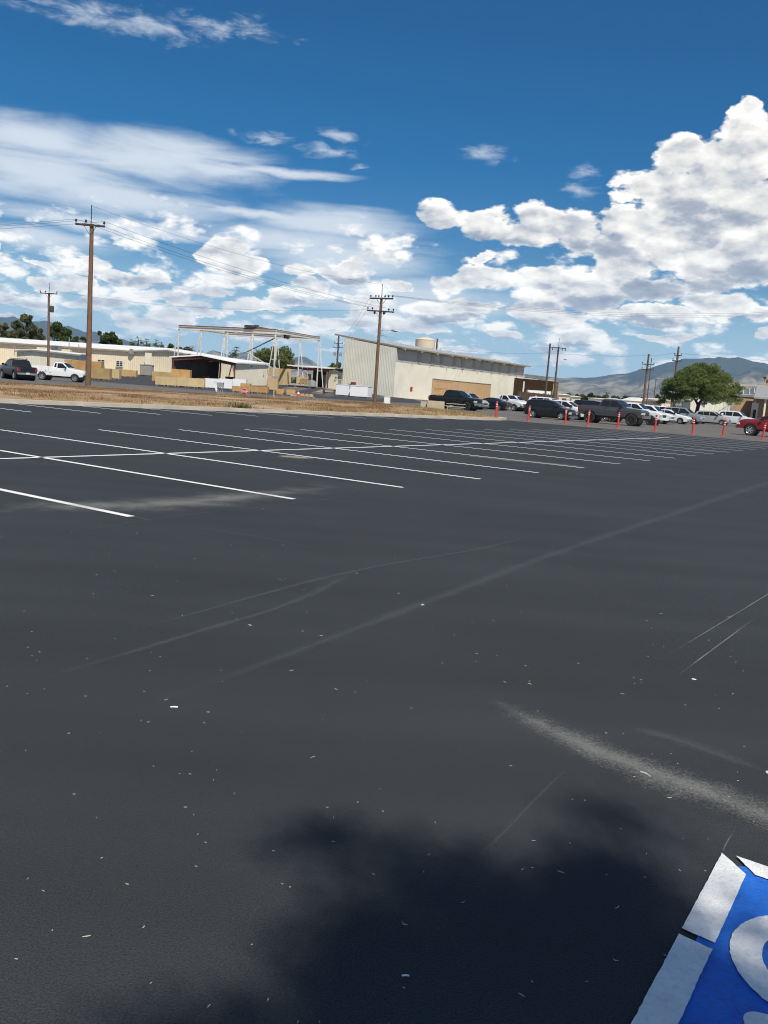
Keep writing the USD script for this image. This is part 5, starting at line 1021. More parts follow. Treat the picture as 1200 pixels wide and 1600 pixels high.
def smooth_profile(top):
    p = np.array(top, float); from scipy.ndimage import gaussian_filter1d
    s = np.concatenate([[0], np.cumsum(np.linalg.norm(np.diff(p, axis=0), axis=1))]); t = np.arange(0, s[-1], .02)
    q = np.column_stack([np.interp(t, s, p[:, 0]), np.interp(t, s, p[:, 1])]); q2_ = gaussian_filter1d(q, 2.2, axis=0, mode='nearest'); q2_[0], q2_[-1] = p[0], p[-1]
    return q2_
def build_car(t, kind, paint, lift=0., rim='rim_silver', Rs=1., grille='carblack', bumper=None, lights=True, topper=False, rearlights=True):
    P = PROFILES[kind]; L, W, belt = P['L'], P['W'], P['belt']; R = P['R'] * Rs; zl = lift
    prof = smooth_profile(P['top']); xs_, zs_ = prof[:, 0], prof[:, 1]
    order = np.argsort(xs_, kind='stable'); X_, Z_ = xs_[order], zs_[order]
    def ztop(x): return np.interp(x, X_, Z_)
    def wy(x, z):
        pl = 1 - .10 * np.abs(x / (L / 2)) ** 5 - .02 * np.abs(x / (L / 2)) ** 2
        a = np.where(z > belt, .30 * (z - belt), 0); b = .10 * np.clip(.55 - (z - P['sill']), 0, 1) ** 2
        return W / 2 * pl - a - b - .012 * np.clip(np.abs(z - (P['sill'] + .45)), 0, .4)
    st = np.unique(np.concatenate([np.linspace(-L / 2, L / 2, 56), [X_[0], X_[-1]]])); st = st[(st >= X_[0]) & (st <= X_[-1])]
    nside, ntop = 7, 4; ring = []
    for x in st:
        zt = ztop(x); e = abs(x) / (L / 2); zb = P['sill'] + .12 * max(0, (e - .80) / .2) ** 2; zt = max(zt, zb + .05); rc = min(.07, (zt - zb) * .3)
        z = np.linspace(zb, zt - rc, nside); y = wy(x, z); yt = wy(x, zt - rc)
        side = [(x, yy, zz) for yy, zz in zip(y, z)]
        cor = [(x, yt - rc * (1 - math.cos(a)), zt - rc + rc * math.sin(a) - 0) for a in (math.pi / 4, math.pi / 2)]
        yc = yt - rc; top = [(x, yc * (1 - k / ntop), zt + .028 * (1 - (1 - k / ntop) ** 2)) for k in range(1, ntop)]
        half = side + cor + top; mid_ = [(x, 0, zt + .028)]
        ring.append(half + mid_ + [(a, -b, c) for a, b, c in half[::-1]])
    ring = np.array(ring); m, n = ring.shape[:2]; v = ring.reshape(-1, 3).copy(); v[:, 2] += zl
    f = []
    for i in range(m - 1):
        for j in range(n):
            k = (j + 1) % n; f.append([i * n + j, i * n + k, (i + 1) * n + k, (i + 1) * n + j])
    f = np.array(f); f = np.vstack([f[:, [0, 2, 1]], f[:, [0, 3, 2]]]); caps = []
    for i, s in ((0, 1), (m - 1, -1)):
        c = len(v); v = np.vstack([v, v[i * n:(i + 1) * n].mean(0)])
        for j in range(n): k = (j + 1) % n; caps.append([c, i * n + j, i * n + k] if s == 1 else [c, i * n + k, i * n + j])
    f = np.vstack([f, caps]); tm = trimesh.Trimesh(v, f, process=False)
    if tm.volume < 0: tm.invert()
    man = m3.Manifold(m3.Mesh(np.asarray(tm.vertices, np.float32), np.asarray(tm.faces, np.uint32)))
    for wx in P['wb']:
        cyl = m3.Manifold.cylinder(W + 1, R * 1.16, R * 1.16, 28, True).rotate((90, 0, 0)).translate((wx, 0, R + .02))
        keep = m3.Manifold.cube((2, W - .56, 3), True).translate((wx, 0, 0)); man = man - (cyl - keep)
    if P['bed'] and not topper:
        x0, x1, zb = P['bed']; man = man - m3.Manifold.cube((x1 - x0, W - .34, 2)).translate((x0, -(W - .34) / 2, zb + zl))
    obj('body', man, paint, t, smooth=28)
    obj('underbody', MB().box((0, 0, P['sill'] + zl - .02), (L * .80, W - .62, .24)), M['carblack'], t)
    def side_panel(poly, s, off):
        g = Polygon(poly); q, ff = trimesh.creation.triangulate_polygon(g, engine='earcut'); y = wy(q[:, 0], q[:, 1]) + off
        v = np.column_stack([q[:, 0], s * y, q[:, 1] + zl]); e1, e2 = v[ff[:, 1]] - v[ff[:, 0]], v[ff[:, 2]] - v[ff[:, 0]]; return v, np.where((np.cross(e1, e2)[:, 1] * s < 0)[:, None], ff[:, ::-1], ff)
    for s in (1, -1):
        for w in P['win'] + ([P['side_rear']] if P.get('side_rear') else []):
            mb = MB(); g = Polygon(w).buffer(.015).intersection(Polygon(w).buffer(.03)).segmentize(.12); mb.add(*side_panel(list(g.exterior.coords)[:-1], s, .007)); obj('side_window', mb, M['carglass'], t)
        for x in P['doors']: obj('door_seam', MB().add(*side_panel([(x - .008, P['sill'] + .1), (x + .008, P['sill'] + .1), (x + .008, belt + .0), (x - .008, belt + .0)], s, .004)), M['carblack'], t)
        mb = MB()
        for x in P['doors'][1:]: y = wy(x - .22, belt - .12); mb.box((x - .30, s * (y + .018), belt - .10 + zl), (.17, .035, .035))
        obj('door_handle', mb, M['carblack'] if kind in ('crew', 'regular') else paint, t)
        x = P['win'][-1][-1][0] - .06; y = wy(x, belt); obj('mirror', MB().box((x, s * (y + .12), belt + .13 + zl), (.13, .22, .19)), M['carblack'], t)
    def cross(x0, x1, inset, off, nm, k=7, mat=None):
        x = np.linspace(x0, x1, k); z = ztop(x); dx, dz = np.gradient(x), np.gradient(z); ln = np.hypot(dx, dz); nx, nz = -dz / ln, dx / ln
        yy = np.linspace(-1, 1, 9); v = []
        for i in range(k):
            yc = wy(x[i], z[i] - .07) - .07 - inset
            for u in yy: v.append((x[i] + nx[i] * off, u * yc, z[i] + .028 * (1 - u * u) + nz[i] * off + zl))
        v = np.array(v); f = np.array([[i * 9 + j, (i + 1) * 9 + j, (i + 1) * 9 + j + 1, i * 9 + j + 1] for i in range(k - 1) for j in range(8)])
        obj(nm, (v, f), mat or M['carglass'], t, smooth=True)
    cross(P['ws'][0], P['ws'][1], .02, .012, 'windscreen'); cross(P['rw'][0], P['rw'][1], .05, .014, 'rear_window')
    # wheels
    for wx in P['wb']:
        for s in (1, -1):
            yo = W / 2 - .03; wd = .24 * Rs; n = 26; mb = MB(); prof = [(R * .64, 0), (R * .93, .0), (R, .045), (R, wd - .045), (R * .93, wd), (R * .5, wd)]
            ang = np.arange(n) * 2 * np.pi / n; v = np.array([(r * np.cos(a) + wx, s * (yo - d), R + r * np.sin(a)) for r, d in prof for a in ang]); k = len(prof)
            f = np.array([[i * n + j, i * n + (j + 1) % n, (i + 1) * n + (j + 1) % n, (i + 1) * n + j] for i in range(k - 1) for j in range(n)]); wh = obj('wheel', (v, f if s < 0 else f[:, ::-1]), M['tyre'], t, smooth=30)
            mb = MB()
            for i in range(6):
                a = i * math.pi / 3; p = np.array([wx, s * (yo - .03), R]); mb.bar(p, p + np.array([math.cos(a), 0, math.sin(a)]) * R * .62, R * .17, .05, up=(0, 1, 0))
            rr = [(R * .66, .01), (R * .60, .03), (R * .56, .05)]; v = np.array([(r * np.cos(a) + wx, s * (yo - d), R + r * np.sin(a)) for r, d in rr for a in ang]); f = np.array([[i * n + j, i * n + (j + 1) % n, (i + 1) * n + (j + 1) % n, (i + 1) * n + j] for i in range(2) for j in range(n)]); mb.add(v, f if s < 0 else f[:, ::-1])
            p = np.array([wx, s * (yo - .02), R]); mb.tube([p - [0, s * .05, 0], p], R * .2, 12); obj('rim', mb, M[rim], wh)
            p = np.array([wx, s * (yo - .12), R]); obj('brake_disc', MB().tube([p, p - [0, s * .02, 0]], R * .6, 20), M['darkmetal'], wh)
        obj('wheel_well', MB().tube([(wx, -(W / 2 - .30), R + .02), (wx, W / 2 - .30, R + .02)], R * 1.14, 20), M['carblack'], t)
    # front and rear fittings
    xf, xr = L / 2, -L / 2; zh = P['top'][-2][1] + zl; hw = W / 2
    nose = ztop(xf - .12) + zl; truck = kind in ('crew', 'regular')
    obj('grille', MB().box((xf - .01, 0, nose - .24), (.10, W * .52, .26 if truck else .14)), M[grille], t)
    bz = P['sill'] + zl
    obj('front_bumper', MB().box((xf - .02, 0, bz + (.10 if truck else .06)), (.20, W * .90, .22 if truck else .16)), M[bumper] if bumper else (M['cargrey'] if not truck else M['chrome']), t)
    obj('rear_bumper', MB().box((xr + .02, 0, bz + (.10 if truck else .10)), (.18, W * .90, .17)), M[bumper] if bumper else (M['cargrey'] if not truck else M['chrome']), t)
    for s in (1, -1):
        obj('headlight', MB().box((xf - .10, s * hw * .76, nose - .20), (.26, hw * .30, .17)), M['headlight'], t)
        zt = ztop(xr + .08) + zl; obj('taillight', MB().box((xr + .06, s * hw * .80, zt - .24 if truck else zt - .12), (.16, hw * .24, .34 if truck else .16)), M['taillight'], t)
    obj('number_plate', MB().box((xr - .075, 0, bz + .14), (.02, .32, .16)), M['plate'], t)
    if truck: obj('tailgate_handle', MB().box((xr - .005, 0, ztop(xr + .06) + zl - .16), (.04, .18, .06)), M['carblack'], t)
    return t
def park(kind, colour, px, Y, label, cat, rz=HEAD, dx=0., group=None, **k):
    x = xg(px, Y); t = thing('parked_' + cat.split()[-1], label, cat, (x, Y, .004 + float(gz(x, Y))), rz, group); return build_car(t, kind, M['p_' + colour], **k)
park('crew', 'jet', 711, 88.5, 'black lifted pickup with black wheels in front of the tan boarded door', 'pickup', lift=.10, rim='rim_black', Rs=1.05, bumper='chrome')
park('suv', 'silver', 729, 99., 'silver grey car whose nose shows behind the black lifted pickup', 'car', lift=.03)
park('sedan', 'navy', 766, 103., 'dark navy sedan seen from behind with red tail light, right of the black lifted pickup', 'sedan', rz=HEAD + 180 + 4)
park('regular', 'white', 790, 107., 'older white pickup with chrome grille behind the first delineator post', 'pickup', grille='chrome', rz=HEAD - 8)
park('suv', 'white', 803, 114., 'white sport utility car behind the older white pickup', 'car', lift=.10)
hb = park('hatch', 'black', 859, 74.8, 'black hatchback with silver wheels in front of the dark brown fence', 'hatchback')
park('hatch', 'white', 884, 79.5, 'white compact car tucked behind the nose of the black hatchback', 'car', lift=.06, rim='rim_black')
park('suv', 'white', 856, 100., 'white van-like car whose roof shows above the black hatchback', 'car', lift=.12)
park('sedan', 'graphite', 893, 86., 'dark sedan between the white compact and the grey lifted pickup', 'sedan', lift=.1)
park('suv', 'jet', 930, 85., 'black boxy car behind the bed of the grey lifted pickup', 'car', lift=.06)
park('crew', 'graphite', 957, 70.8, 'dark grey lifted pickup with big black wheels in the front row', 'pickup', lift=.20, rim='rim_black', Rs=1.12, bumper='cargrey')
park('crew', 'white', 989, 79., 'white pickup with black wheels right behind the grey lifted pickup', 'pickup', lift=.08, rim='rim_black', bumper='white')
park('suv', 'white', 1014, 90., 'white car with dark rear corner right of the white pickup', 'car', lift=.04)
park('sedan', 'white', 1045, 97., 'white sedan in front of the blue grey car below the portable toilet', 'sedan', lift=.06)
park('suv', 'bluegrey', 1066, 103., 'blue grey car with silver hood beneath the mesquite tree', 'car', lift=.06, rim='rim_black')
park('suv', 'white', 1046, 114., 'white car farthest back beneath the left side of the mesquite tree', 'car', lift=.1)
park('hatch', 'silver', 1112, 110., 'silver hatchback right of the mesquite trunk', 'hatchback', lift=.06)
park('suv', 'white', 1149, 113., 'white car with black wheels in front of the tan brick building', 'car', lift=.1, rim='rim_black')
park('crew', 'red', 1213, 65.0, 'dark red pickup facing left, cut by the right picture edge', 'pickup', rz=HEAD + 180, lift=.06, Rs=1.0, bumper='p_red')
# left: dark pickup seen from behind, white utility pickup
RH = 131.
rc = np.array([xg(43, 80.), 80.]) + 2.75 * np.array([math.cos(math.radians(RH)), math.sin(math.radians(RH))])
t = thing('parked_pickup', 'black pickup with chrome rear bumper and red tail light at the left picture edge', 'pickup', (*rc, .004), RH); build_car(t, 'crew', M['p_jet'], lift=.06, rim='rim_silver', bumper='chrome')
obj('roof_rack', MB().box((-.1, 0, 1.98), (1.1, 1.3, .05)).box((-.5, .55, 1.94), (.06, .06, .12)).box((.3, .55, 1.94), (.06, .06, .12)).box((-.5, -.55, 1.94), (.06, .06, .12)).box((.3, -.55, 1.94), (.06, .06, .12)), M['darkmetal'], t)
ux = xg(95, 90.5); t = thing('parked_pickup', 'white utility pickup with service body left of the tall near pole', 'pickup', (ux, 90.5, .004), 1.); build_car(t, 'regular', M['p_white'], lift=.04, bumper='carblack')
for s in (1, -1):
    obj('service_locker', MB().box((-1.62, s * .93, 1.20), (2.16, .16, .56)).box((-2.35, s * .93, .76), (.66, .14, .30)).box((-.80, s * .93, .76), (.5, .14, .30)), M['p_white'], t); obj('locker_latch', MB().box((-2.2, s * 1.02, 1.05), (.10, .03, .06)).box((-1.2, s * 1.02, 1.05), (.10, .03, .06)).box((-.75, s * 1.02, .85), (.12, .03, .05)), M['darkmetal'], t)
    obj('locker_seam', MB().box((-1.65, s * 1.011, 1.2), (.016, .006, .5)).box((-.95, s * 1.011, 1.2), (.016, .006, .5)), M['cargrey'], t)
# ---------------------------------------------------------------- trees
def leaf_mesh(centres, radii, n, size, r, flat_=1.0, droop=0.):
    "leaf-sized diamonds spread through clumps"
    w = radii ** 2; k = r.choice(len(centres), n, p=w / w.sum()); d = r.normal(0, 1, (n, 3)); d /= np.linalg.norm(d, axis=1, keepdims=True); rad = radii[k] * (.35 + .65 * r.random(n) ** .5)
    p = centres[k] + d * rad[:, None] * np.array([1, 1, flat_]); a = r.normal(0, 1, (n, 3)); a[:, 2] -= droop; a /= np.linalg.norm(a, axis=1, keepdims=True); b = np.cross(a, r.normal(0, 1, (n, 3))); b /= np.linalg.norm(b, axis=1, keepdims=True)
    s = size * r.uniform(.6, 1.4, n)[:, None]; v = np.stack([p - a * s, p + b * s * .45, p + a * s, p - b * s * .45], 1).reshape(-1, 3); i = np.arange(n) * 4
    return v, np.column_stack([i, i + 1, i + 2, i + 3])
def tree(name, label, cat, loc, H, Rc, mat, seed, nclump=60, nleaf=9000, leaf=.16, trunk_r=.2, crown0=.35, squash=.8, group=None, clump=.26, lean=0., hollow=.35, droop=0.):
    r = np.random.default_rng(seed); t = thing(name, label, cat, loc, 0, group); zc = H * (crown0 + 1) / 2; hz_ = H * (1 - crown0) / 2
    c = []
    while len(c) < nclump:
        q = r.uniform(-1, 1, 3)
        if hollow < np.linalg.norm(q) < 1 and (q[2] > -.6 or r.random() < .4): c.append(q)
    c = np.array(c); c *= 1 + .18 * r.normal(0, 1, (nclump, 1)).clip(-1.2, 1.2); cen = c * np.array([Rc, Rc, hz_]) * .86 + [lean, 0, zc]; rad = Rc * clump * r.uniform(.6, 1.35, nclump)
    obj('crown', leaf_mesh(cen, rad, nleaf, leaf, r, squash, droop), mat, t)
    mb = MB(); top = np.array([lean * .5, 0, H * (crown0 + .1)]); mid_ = np.array([lean * .2 + r.normal(0, .05) * H * .1, 0, H * crown0 * .5]); mb.tube([(0, 0, -.1), mid_, top], [trunk_r, trunk_r * .8, trunk_r * .6], 9); obj('trunk', mb, M['bark'], t, smooth=40)
    mb = MB()
    for i in range(min(16, nclump)):
        e = cen[i]; m_ = (top + e) / 2 + r.normal(0, .05, 3) * H * .3; mb.tube([top - [0, 0, .15 * H * crown0], m_, e], [trunk_r * .5, trunk_r * .25, trunk_r * .08], 5)
    obj('limbs', mb, M['bark'], t, kind='stuff'); return t
Yt = 118.; x = xg(1086, Yt); Ht = at(1091, 561, Yt)[2]
mq = thing('mesquite_tree', 'spreading green mesquite tree with dark forked trunk above the silver hatchback', 'tree', (x, Yt, 0))
r = np.random.default_rng(77); Rm = 5.0; cen, rad = [], []
while len(cen) < 620:
    a_, q = r.uniform(0, 2 * math.pi), r.uniform(0, 1) ** .55
    lob = 1 + .13 * math.sin(3 * a_ + 1) + .09 * math.sin(5 * a_ + 2.2); x_, y_ = math.cos(a_) * q * lob, math.sin(a_) * q * lob
    up_ = Ht * (.93 - .34 * q ** 2.2) + r.normal(0, .12); lo_ = Ht * (.37 - .13 * q ** 3) + .25 * math.sin(4 * a_); h_ = lo_ + (up_ - lo_) * r.uniform(0, 1) ** .55
    cen.append((x_ * Rm * .93 + .35, y_ * Rm * .93, h_)); rad.append(r.uniform(.28, .68))
cen, rad = np.array(cen), np.array(rad)
obj('crown', leaf_mesh(cen, rad, 125000, .08, r, .65, .8), M['mesquite'], mq)
fork = np.array([.2, 0, 2.6]); mb = MB(); mb.tube([(-.25, 0, -.1), (-.12, 0, .8), (.1, 0, 1.7), fork], [.34, .27, .25, .24], 10); mb.tube([fork, (.55, 0, 3.1), (.9, .2, 3.6)], [.2, .16, .1], 8); mb.tube([fork - [0, 0, .3], (-.25, .1, 3.0), (-.9, .1, 3.7)], [.2, .15, .09], 8); obj('trunk', mb, M['bark'], mq, smooth=40)
mb = MB()
for i in range(60): e = cen[i]; s = np.array([.9, .2, 3.4]) if e[0] > .1 else np.array([-.9, .1, 3.5]); mb.tube([s, (s + e) / 2 + [0, 0, .25], e], [.09, .05, .015], 5)
obj('limbs', mb, M['bark'], mq, kind='stuff')
# trees behind the buildings
def put(px, pyb_top, Y, half_px, label, mat, seed, name='leafy_tree', **k):
    H = at(px, pyb_top, Y)[2]; x = xg(px, Y); return tree(name, label, 'tree', (x, Y, 0), H, half_px / 1331 * Y, mat, seed, **k)
put(8, 498, 210, 15, 'grey green eucalyptus at the left picture edge behind the long building', M['olive'], 1, nleaf=6000, leaf=.34, nclump=30, crown0=.3, trunk_r=.35)
put(38, 490, 215, 22, 'tallest ragged grey green eucalyptus left of the transformer pole', M['olive'], 2, nleaf=8500, leaf=.34, nclump=34, crown0=.3, trunk_r=.4, clump=.22)
put(55, 496, 225, 12, 'narrow ragged eucalyptus just left of the transformer pole', M['olive'], 3, nleaf=4200, leaf=.34, nclump=22, crown0=.3, trunk_r=.3)
put(88, 502, 205, 19, 'dense dark green tree right of the transformer pole', M['darkgreen'], 4, nleaf=9000, leaf=.32, nclump=46, crown0=.25, trunk_r=.4)
put(115, 517, 215, 12, 'low dark tree between dense tree and tall near pole', M['darkgreen'], 5, nleaf=4000, leaf=.32, nclump=24, crown0=.25)
put(130, 521, 220, 9, 'small dark tree touching the tall near pole from the left', M['darkgreen'], 6, nleaf=3200, leaf=.32, nclump=20, crown0=.25)
put(169, 516, 230, 21, 'broad round dark tree right of the tall near pole', M['darkgreen'], 7, nleaf=11000, leaf=.34, nclump=60, crown0=.2, trunk_r=.45, hollow=.1)
put(268, 528, 235, 11, 'dark tree behind the left end of the gantry frame', M['darkgreen'], 8, nleaf=4500, leaf=.34, nclump=26, crown0=.25)
put(287, 536, 240, 12, 'low dark tree behind the second gantry column', M['olive'], 9, nleaf=4500, leaf=.34, nclump=26, crown0=.25)
put(428, 541.5, 215, 30, 'large green tree behind the right half of the gantry frame', M['mesquite'], 10, nleaf=15000, leaf=.27, nclump=70, crown0=.3, trunk_r=.4, hollow=.2)
put(524, 559, 225, 10, 'green tree between gantry and ribbed shed', M['mesquite'], 11, nleaf=5000, leaf=.3, nclump=26, crown0=.2)
put(519, 566, 235, 9, 'lower green tree left of the transformer pole by the shed', M['mesquite'], 12, nleaf=3500, leaf=.3, nclump=20, crown0=.2)
def palm(px, ptop, Y, label, seed, s=1.):
    r = np.random.default_rng(seed); H = at(px, ptop, Y)[2] - .6 * s; x = xg(px, Y); t = thing('palm_tree', label, 'palm tree', (x, Y, 0)); obj('trunk', MB().tube([(0, 0, 0), (.1, 0, H * .5), (0, 0, H)], [.3, .22, .2], 8), M['palmbark'], t)
    V_ = []; F_ = []
    for i in range(46):
        a = r.uniform(0, 6.3); el = r.uniform(-1.0, 1.3); L = s * r.uniform(1.3, 1.9); d = np.array([math.cos(a) * math.cos(el), math.sin(a) * math.cos(el), math.sin(el)]); n = np.cross(d, [0, 0, 1]); n /= np.linalg.norm(n)
        pts = [np.array([0, 0, H]) + d * L * q - np.array([0, 0, .5 * s * q * q]) for q in (0, .5, .8, 1)]
        for q in range(7):
            o = n * (q - 3) * .14 * s; b = len(V_); V_ += [pts[1] + o * .3 - n * .05, pts[1] + o * .3 + n * .05, pts[3] + o * 2 - d * abs(q - 3) * .12 * s]; F_.append([b, b + 1, b + 2])
        b = len(V_); V_ += [pts[0] - n * .03, pts[0] + n * .03, pts[1]]; F_.append([b, b + 1, b + 2])
    obj('crown', (np.array(V_), np.array(F_)), M['palm'], t)
for i, (px, pt, Y, lab, s) in enumerate(((204, 531, 260, 'first fan palm from the round dark tree, behind the long roof', 1.), (214.5, 527.5, 255, 'second and tallest fan palm behind the long roof', 1.2), (227.5, 530.5, 260, 'third fan palm behind the long roof, broad crown', 1.25), (242, 531.5, 265, 'fourth fan palm behind the long roof', 1.2), (250.5, 536, 270, 'fifth and smallest fan palm behind the long roof', .8),
        (298, 541.5, 245, 'fan palm right of the low dark tree behind the gantry', 1.5), (312, 548, 250, 'low fan palm behind the open shed roof', 1.3), (366.5, 543.5, 250, 'single fan palm seen through the middle of the gantry frame', 1.35), (400, 547, 255, 'fan palm behind the laddered gantry leg', 1.2), (358.5, 552, 262, 'small distant fan palm left of the single one', .9), (945.5, 610, 420, 'lone small fan palm in the far trees above the grey pickup', 1.7))): palm(px, pt, Y, lab, 50 + i, s)
# far trees in front of the mountain
far = [(884, 613, 520, 16, 'scrub', 'leafy far tree right of the crossarm lamp pole'), (868, 614, 480, 5, 'darkgreen', 'thin dark cypress-like far tree by the lamp pole'), (924, 612, 430, 10, 'scrub', 'roundest bright green far tree above the dark boxy car'), (905, 615, 500, 12, 'scrub', 'low wide green far tree left of the roundest one'), (940, 616.5, 520, 12, 'scrub', 'low green far tree right of the roundest one'), (962, 617, 480, 13, 'scrub', 'wide low green far tree left of the grey pickup cab'), (980, 618, 500, 12, 'scrub', 'wide low green far tree above the grey pickup cab'),
       (996, 619, 520, 10, 'darkgreen', 'dark low far tree behind the gabled house'), (1024.5, 613, 420, 3, 'darkgreen', 'dark pointed far cypress near the thin distant pole'), (1040, 620, 420, 10, 'scrub', 'low far tree behind the flat cream house'), (1160, 622, 420, 16, 'olive', 'grey far tree under the truss bridge')]
for i, (px, pt, Y, h, m, lab) in enumerate(far): put(px, pt, Y, h, lab, M[m], 200 + i, name='far_tree', nleaf=2200, leaf=.62, nclump=18, crown0=.12, trunk_r=.3)
r = np.random.default_rng(9); cen, rad = [], []
for i in range(520):
    px = r.uniform(845, 1300); Y = r.uniform(560, 1100); x = xg(px, Y); h = r.uniform(1.5, 5.0); cen.append((x, Y, h * .55)); rad.append(h * .75)
for i in range(260):
    px = r.uniform(-150, 540); Y = r.uniform(420, 900); x = xg(px, Y); h = r.uniform(1.5, 5.0); cen.append((x, Y, h * .55)); rad.append(h * .75)
obj('desert_trees', leaf_mesh(np.array(cen), np.array(rad), 36000, .75, r, .75), M['scrub'], label='band of low green desert trees along the foot of the mountain', cat='trees', kind='stuff')

# shade tree behind the camera: only its shadow reaches the picture
st_ = thing('shade_tree', 'fine leaved shade tree just outside the picture whose shadow falls across the near asphalt', 'tree', (3.4, -6.1, 0))
r = np.random.default_rng(31)
lobes = [(.55, 1.55, .78), (.05, 1.5, .55), (.80, 2.12, .42), (.52, 2.28, .42), (.12, 2.1, .34), (-.30, 1.5, .42), (.80, 2.62, .24), (.2, 2.55, .34, .35), (1.45, 2.0, .75, .22), (-.12, 2.75, .26, .25), (.95, 3.0, .3, .2), (.6, .6, .9), (1.4, .3, .8), (.9, -.4, .9), (-.1, .4, .7), (1.9, -.3, .7)]
pp, cc = [], []
for gx, gy, gr, *od in lobes:
    h = 10.5 + r.normal(0, .25); c_ = np.array([gx + h * .36 / 1.327 - 3.4, gy - h * .933 / 1.327 + 6.1, h]); cc.append(c_); m_ = int(gr ** 2 * 12500 * (od[0] if od else 1)); d = r.normal(0, 1, (m_, 3)); d /= np.linalg.norm(d, axis=1, keepdims=True)
    pp.append(c_ + d * (gr * r.random((m_, 1)) ** .52 * (1 + .2 * r.normal(0, 1, (m_, 1)))) * np.array([1, 1, .6]))
pp = np.vstack(pp); n_ = len(pp)
a_ = r.normal(0, 1, (n_, 3)); a_ /= np.linalg.norm(a_, axis=1, keepdims=True); b_ = np.cross(a_, r.normal(0, 1, (n_, 3))); b_ /= np.linalg.norm(b_, axis=1, keepdims=True); s_ = .034
obj('crown', (np.stack([pp - a_ * s_, pp + b_ * s_ * .5, pp + a_ * s_, pp - b_ * s_ * .5], 1).reshape(-1, 3), np.arange(n_ * 4).reshape(-1, 4)), M['mesquite'], st_)
obj('trunk', MB().tube([(.2, -.4, -.1), (.1, -.3, 3.6), (0, 0, 8.0)], [.24, .19, .12], 10), M['bark'], st_, smooth=40); mb = MB()
for c_ in cc: mb.tube([(0, 0, 7.9), (c_ + [0, 0, 7.9]) / 2 + [0, 0, .2], c_], [.06, .035, .01], 5)
obj('limbs', mb, M['bark'], st_, kind='stuff')

# ---------------------------------------------------------------- mountains
M['mountain'] = usdkit.material(stage, '/World/Looks/mountain_rock_painted_shade', {'g': ('geometry', {}), 'n': ('noise_texture', {'scale': .0022, 'detail': 7.0, 'roughness': .6}), 'm': ('rgb_ramp', {'ramp': [(.32, (.06, .065, .045)), (.47, (.17, .15, .105)), (.53, (.27, .235, .17)), (.68, (.36, .31, .23))]}), 'z': ('separate_xyz', {}), 'zn': ('math', {'math_type': 'multiply_add', 'value2': -900.}), 'h': ('map_range', {'from_min': -150., 'from_max': 60., 'clamp': True}), 'mx': ('mix', {'mix_type': 'mix', 'color2': (.045, .06, .045)}), 'p': ('diffuse_bsdf', {})},  # dark upper bands: forest tone that also paints in cloud shadow
    [('g.position', 'n.vector'), ('n.fac', 'm.fac'), ('g.position', 'z.vector'), ('z.z', 'zn.value3'), ('n.fac', 'zn.value1'), ('zn.value', 'h.value'), ('h.result', 'mx.fac'), ('m.color', 'mx.color1'), ('mx.color', 'p.color')], surface='p.BSDF')
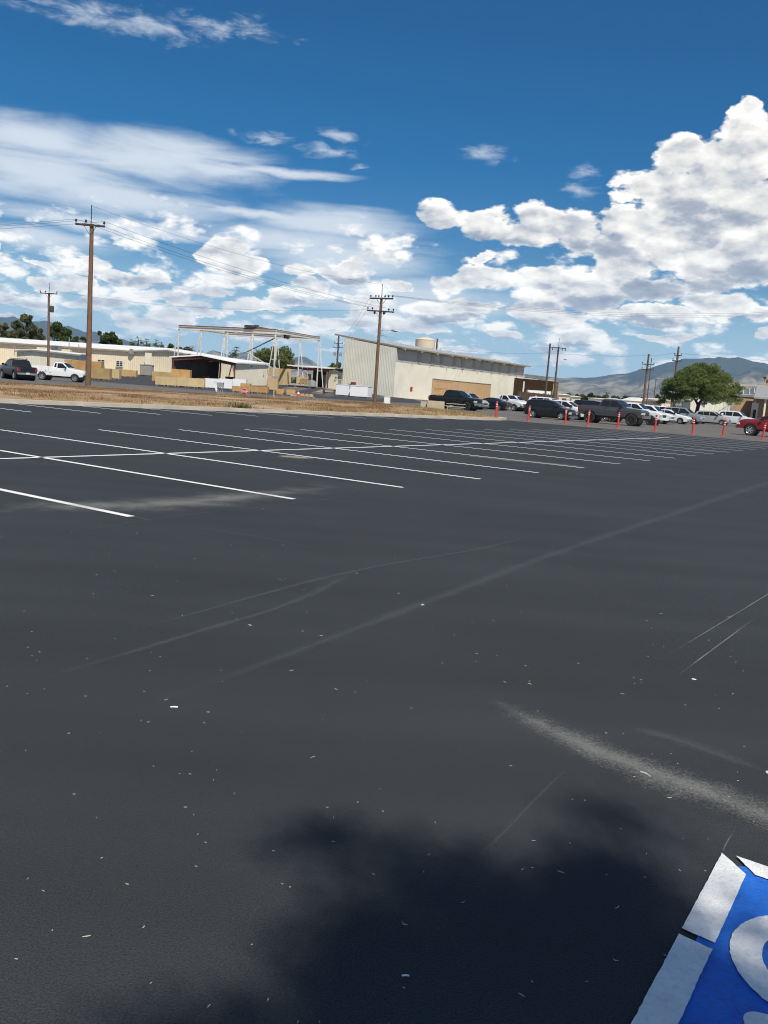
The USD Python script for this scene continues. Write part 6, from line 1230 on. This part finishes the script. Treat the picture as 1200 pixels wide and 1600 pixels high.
def range_(name, sil, Y0, depth, label, seed, front=.5, ridge=230.):
    "a mountain body: the skyline at distance Y0, spurs and gullies running down towards us"
    sil = np.array(sil, float); px = np.linspace(sil[0, 0], sil[-1, 0], 260); py = np.interp(px, sil[:, 0], sil[:, 1]) + 3.4 * (meshkit.fbm(np.column_stack([px * .09, 0 * px, 0 * px + seed]), 4, seed) - .5); crest = np.array([at(a, b, Y0) for a, b in zip(px, py)]); nv = 60; V_ = []
    for j in range(nv + 14):
        t = j / (nv - 1); Y = Y0 - depth * (1 - t) if t <= 1 else Y0 + depth * (t - 1)
        x = crest[:, 0] * (Y / Y0) ** .85; pt = np.column_stack([x, np.full_like(x, Y), 0 * x]); rn = 1 - np.abs(2 * meshkit.fbm(pt / np.array([ridge * 4, ridge * 9, 1]), 5, seed) - 1); f2 = meshkit.fbm(pt / 500., 5, seed + 9)
        h = crest[:, 2] * (t ** 1.25 if t <= 1 else max(0, 1 - (t - 1) * 1.5)); mod = 1 - (1 - min(t, 1) ** 5) * (1.05 * (1 - rn) + .55 * (f2 - .3)); z = np.maximum(h * mod, -5) - 4 * (t < .02)
        V_.append(np.column_stack([x, pt[:, 1], z]))
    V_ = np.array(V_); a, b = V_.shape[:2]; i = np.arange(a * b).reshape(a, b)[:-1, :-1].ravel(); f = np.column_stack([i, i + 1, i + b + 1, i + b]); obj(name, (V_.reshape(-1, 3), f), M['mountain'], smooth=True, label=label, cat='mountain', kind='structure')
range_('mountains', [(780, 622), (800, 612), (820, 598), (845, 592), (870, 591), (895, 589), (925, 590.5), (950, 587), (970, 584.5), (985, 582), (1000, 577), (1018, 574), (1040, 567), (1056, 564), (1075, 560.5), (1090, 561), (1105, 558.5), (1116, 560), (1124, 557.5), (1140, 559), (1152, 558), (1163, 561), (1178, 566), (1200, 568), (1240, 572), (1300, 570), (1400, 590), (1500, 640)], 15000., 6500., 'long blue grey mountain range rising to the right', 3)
range_('foothills', [(1060, 640), (1085, 622), (1105, 606), (1130, 596), (1150, 588), (1172, 577), (1186, 573), (1205, 578), (1250, 588), (1330, 600), (1420, 640)], 11000., 3000., 'pale tan foothill in front of the mountain at right', 8, ridge=180.)
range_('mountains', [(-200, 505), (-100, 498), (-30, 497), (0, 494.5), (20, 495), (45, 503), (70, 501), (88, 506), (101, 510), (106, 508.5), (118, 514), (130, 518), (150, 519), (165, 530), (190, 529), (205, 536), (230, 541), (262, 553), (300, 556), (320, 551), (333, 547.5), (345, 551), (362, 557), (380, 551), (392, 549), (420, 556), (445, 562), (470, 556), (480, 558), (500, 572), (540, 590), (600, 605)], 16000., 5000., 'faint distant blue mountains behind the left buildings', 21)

# ---------------------------------------------------------------- the air
HZ = usdkit.material(stage, '/World/Looks/air', {'v': ('principled_volume', {'color': HAZE_COL, 'density': HAZE_D, 'anisotropy': -.05})}, volume='v.volume')
bx_ = trimesh.creation.box((46000, 46000, 1560)); bx_.apply_translation((0, 8000, 760 - 1 + 20 - 0)); bx_.vertices[:, 2] = np.where(bx_.vertices[:, 2] < 500, -12., 1500.)
if HAZE_D > 0: obj('haze', (np.array(bx_.vertices), np.array(bx_.faces)), HZ, label='thin blue air between the lot and the mountains', cat='haze', kind='stuff')
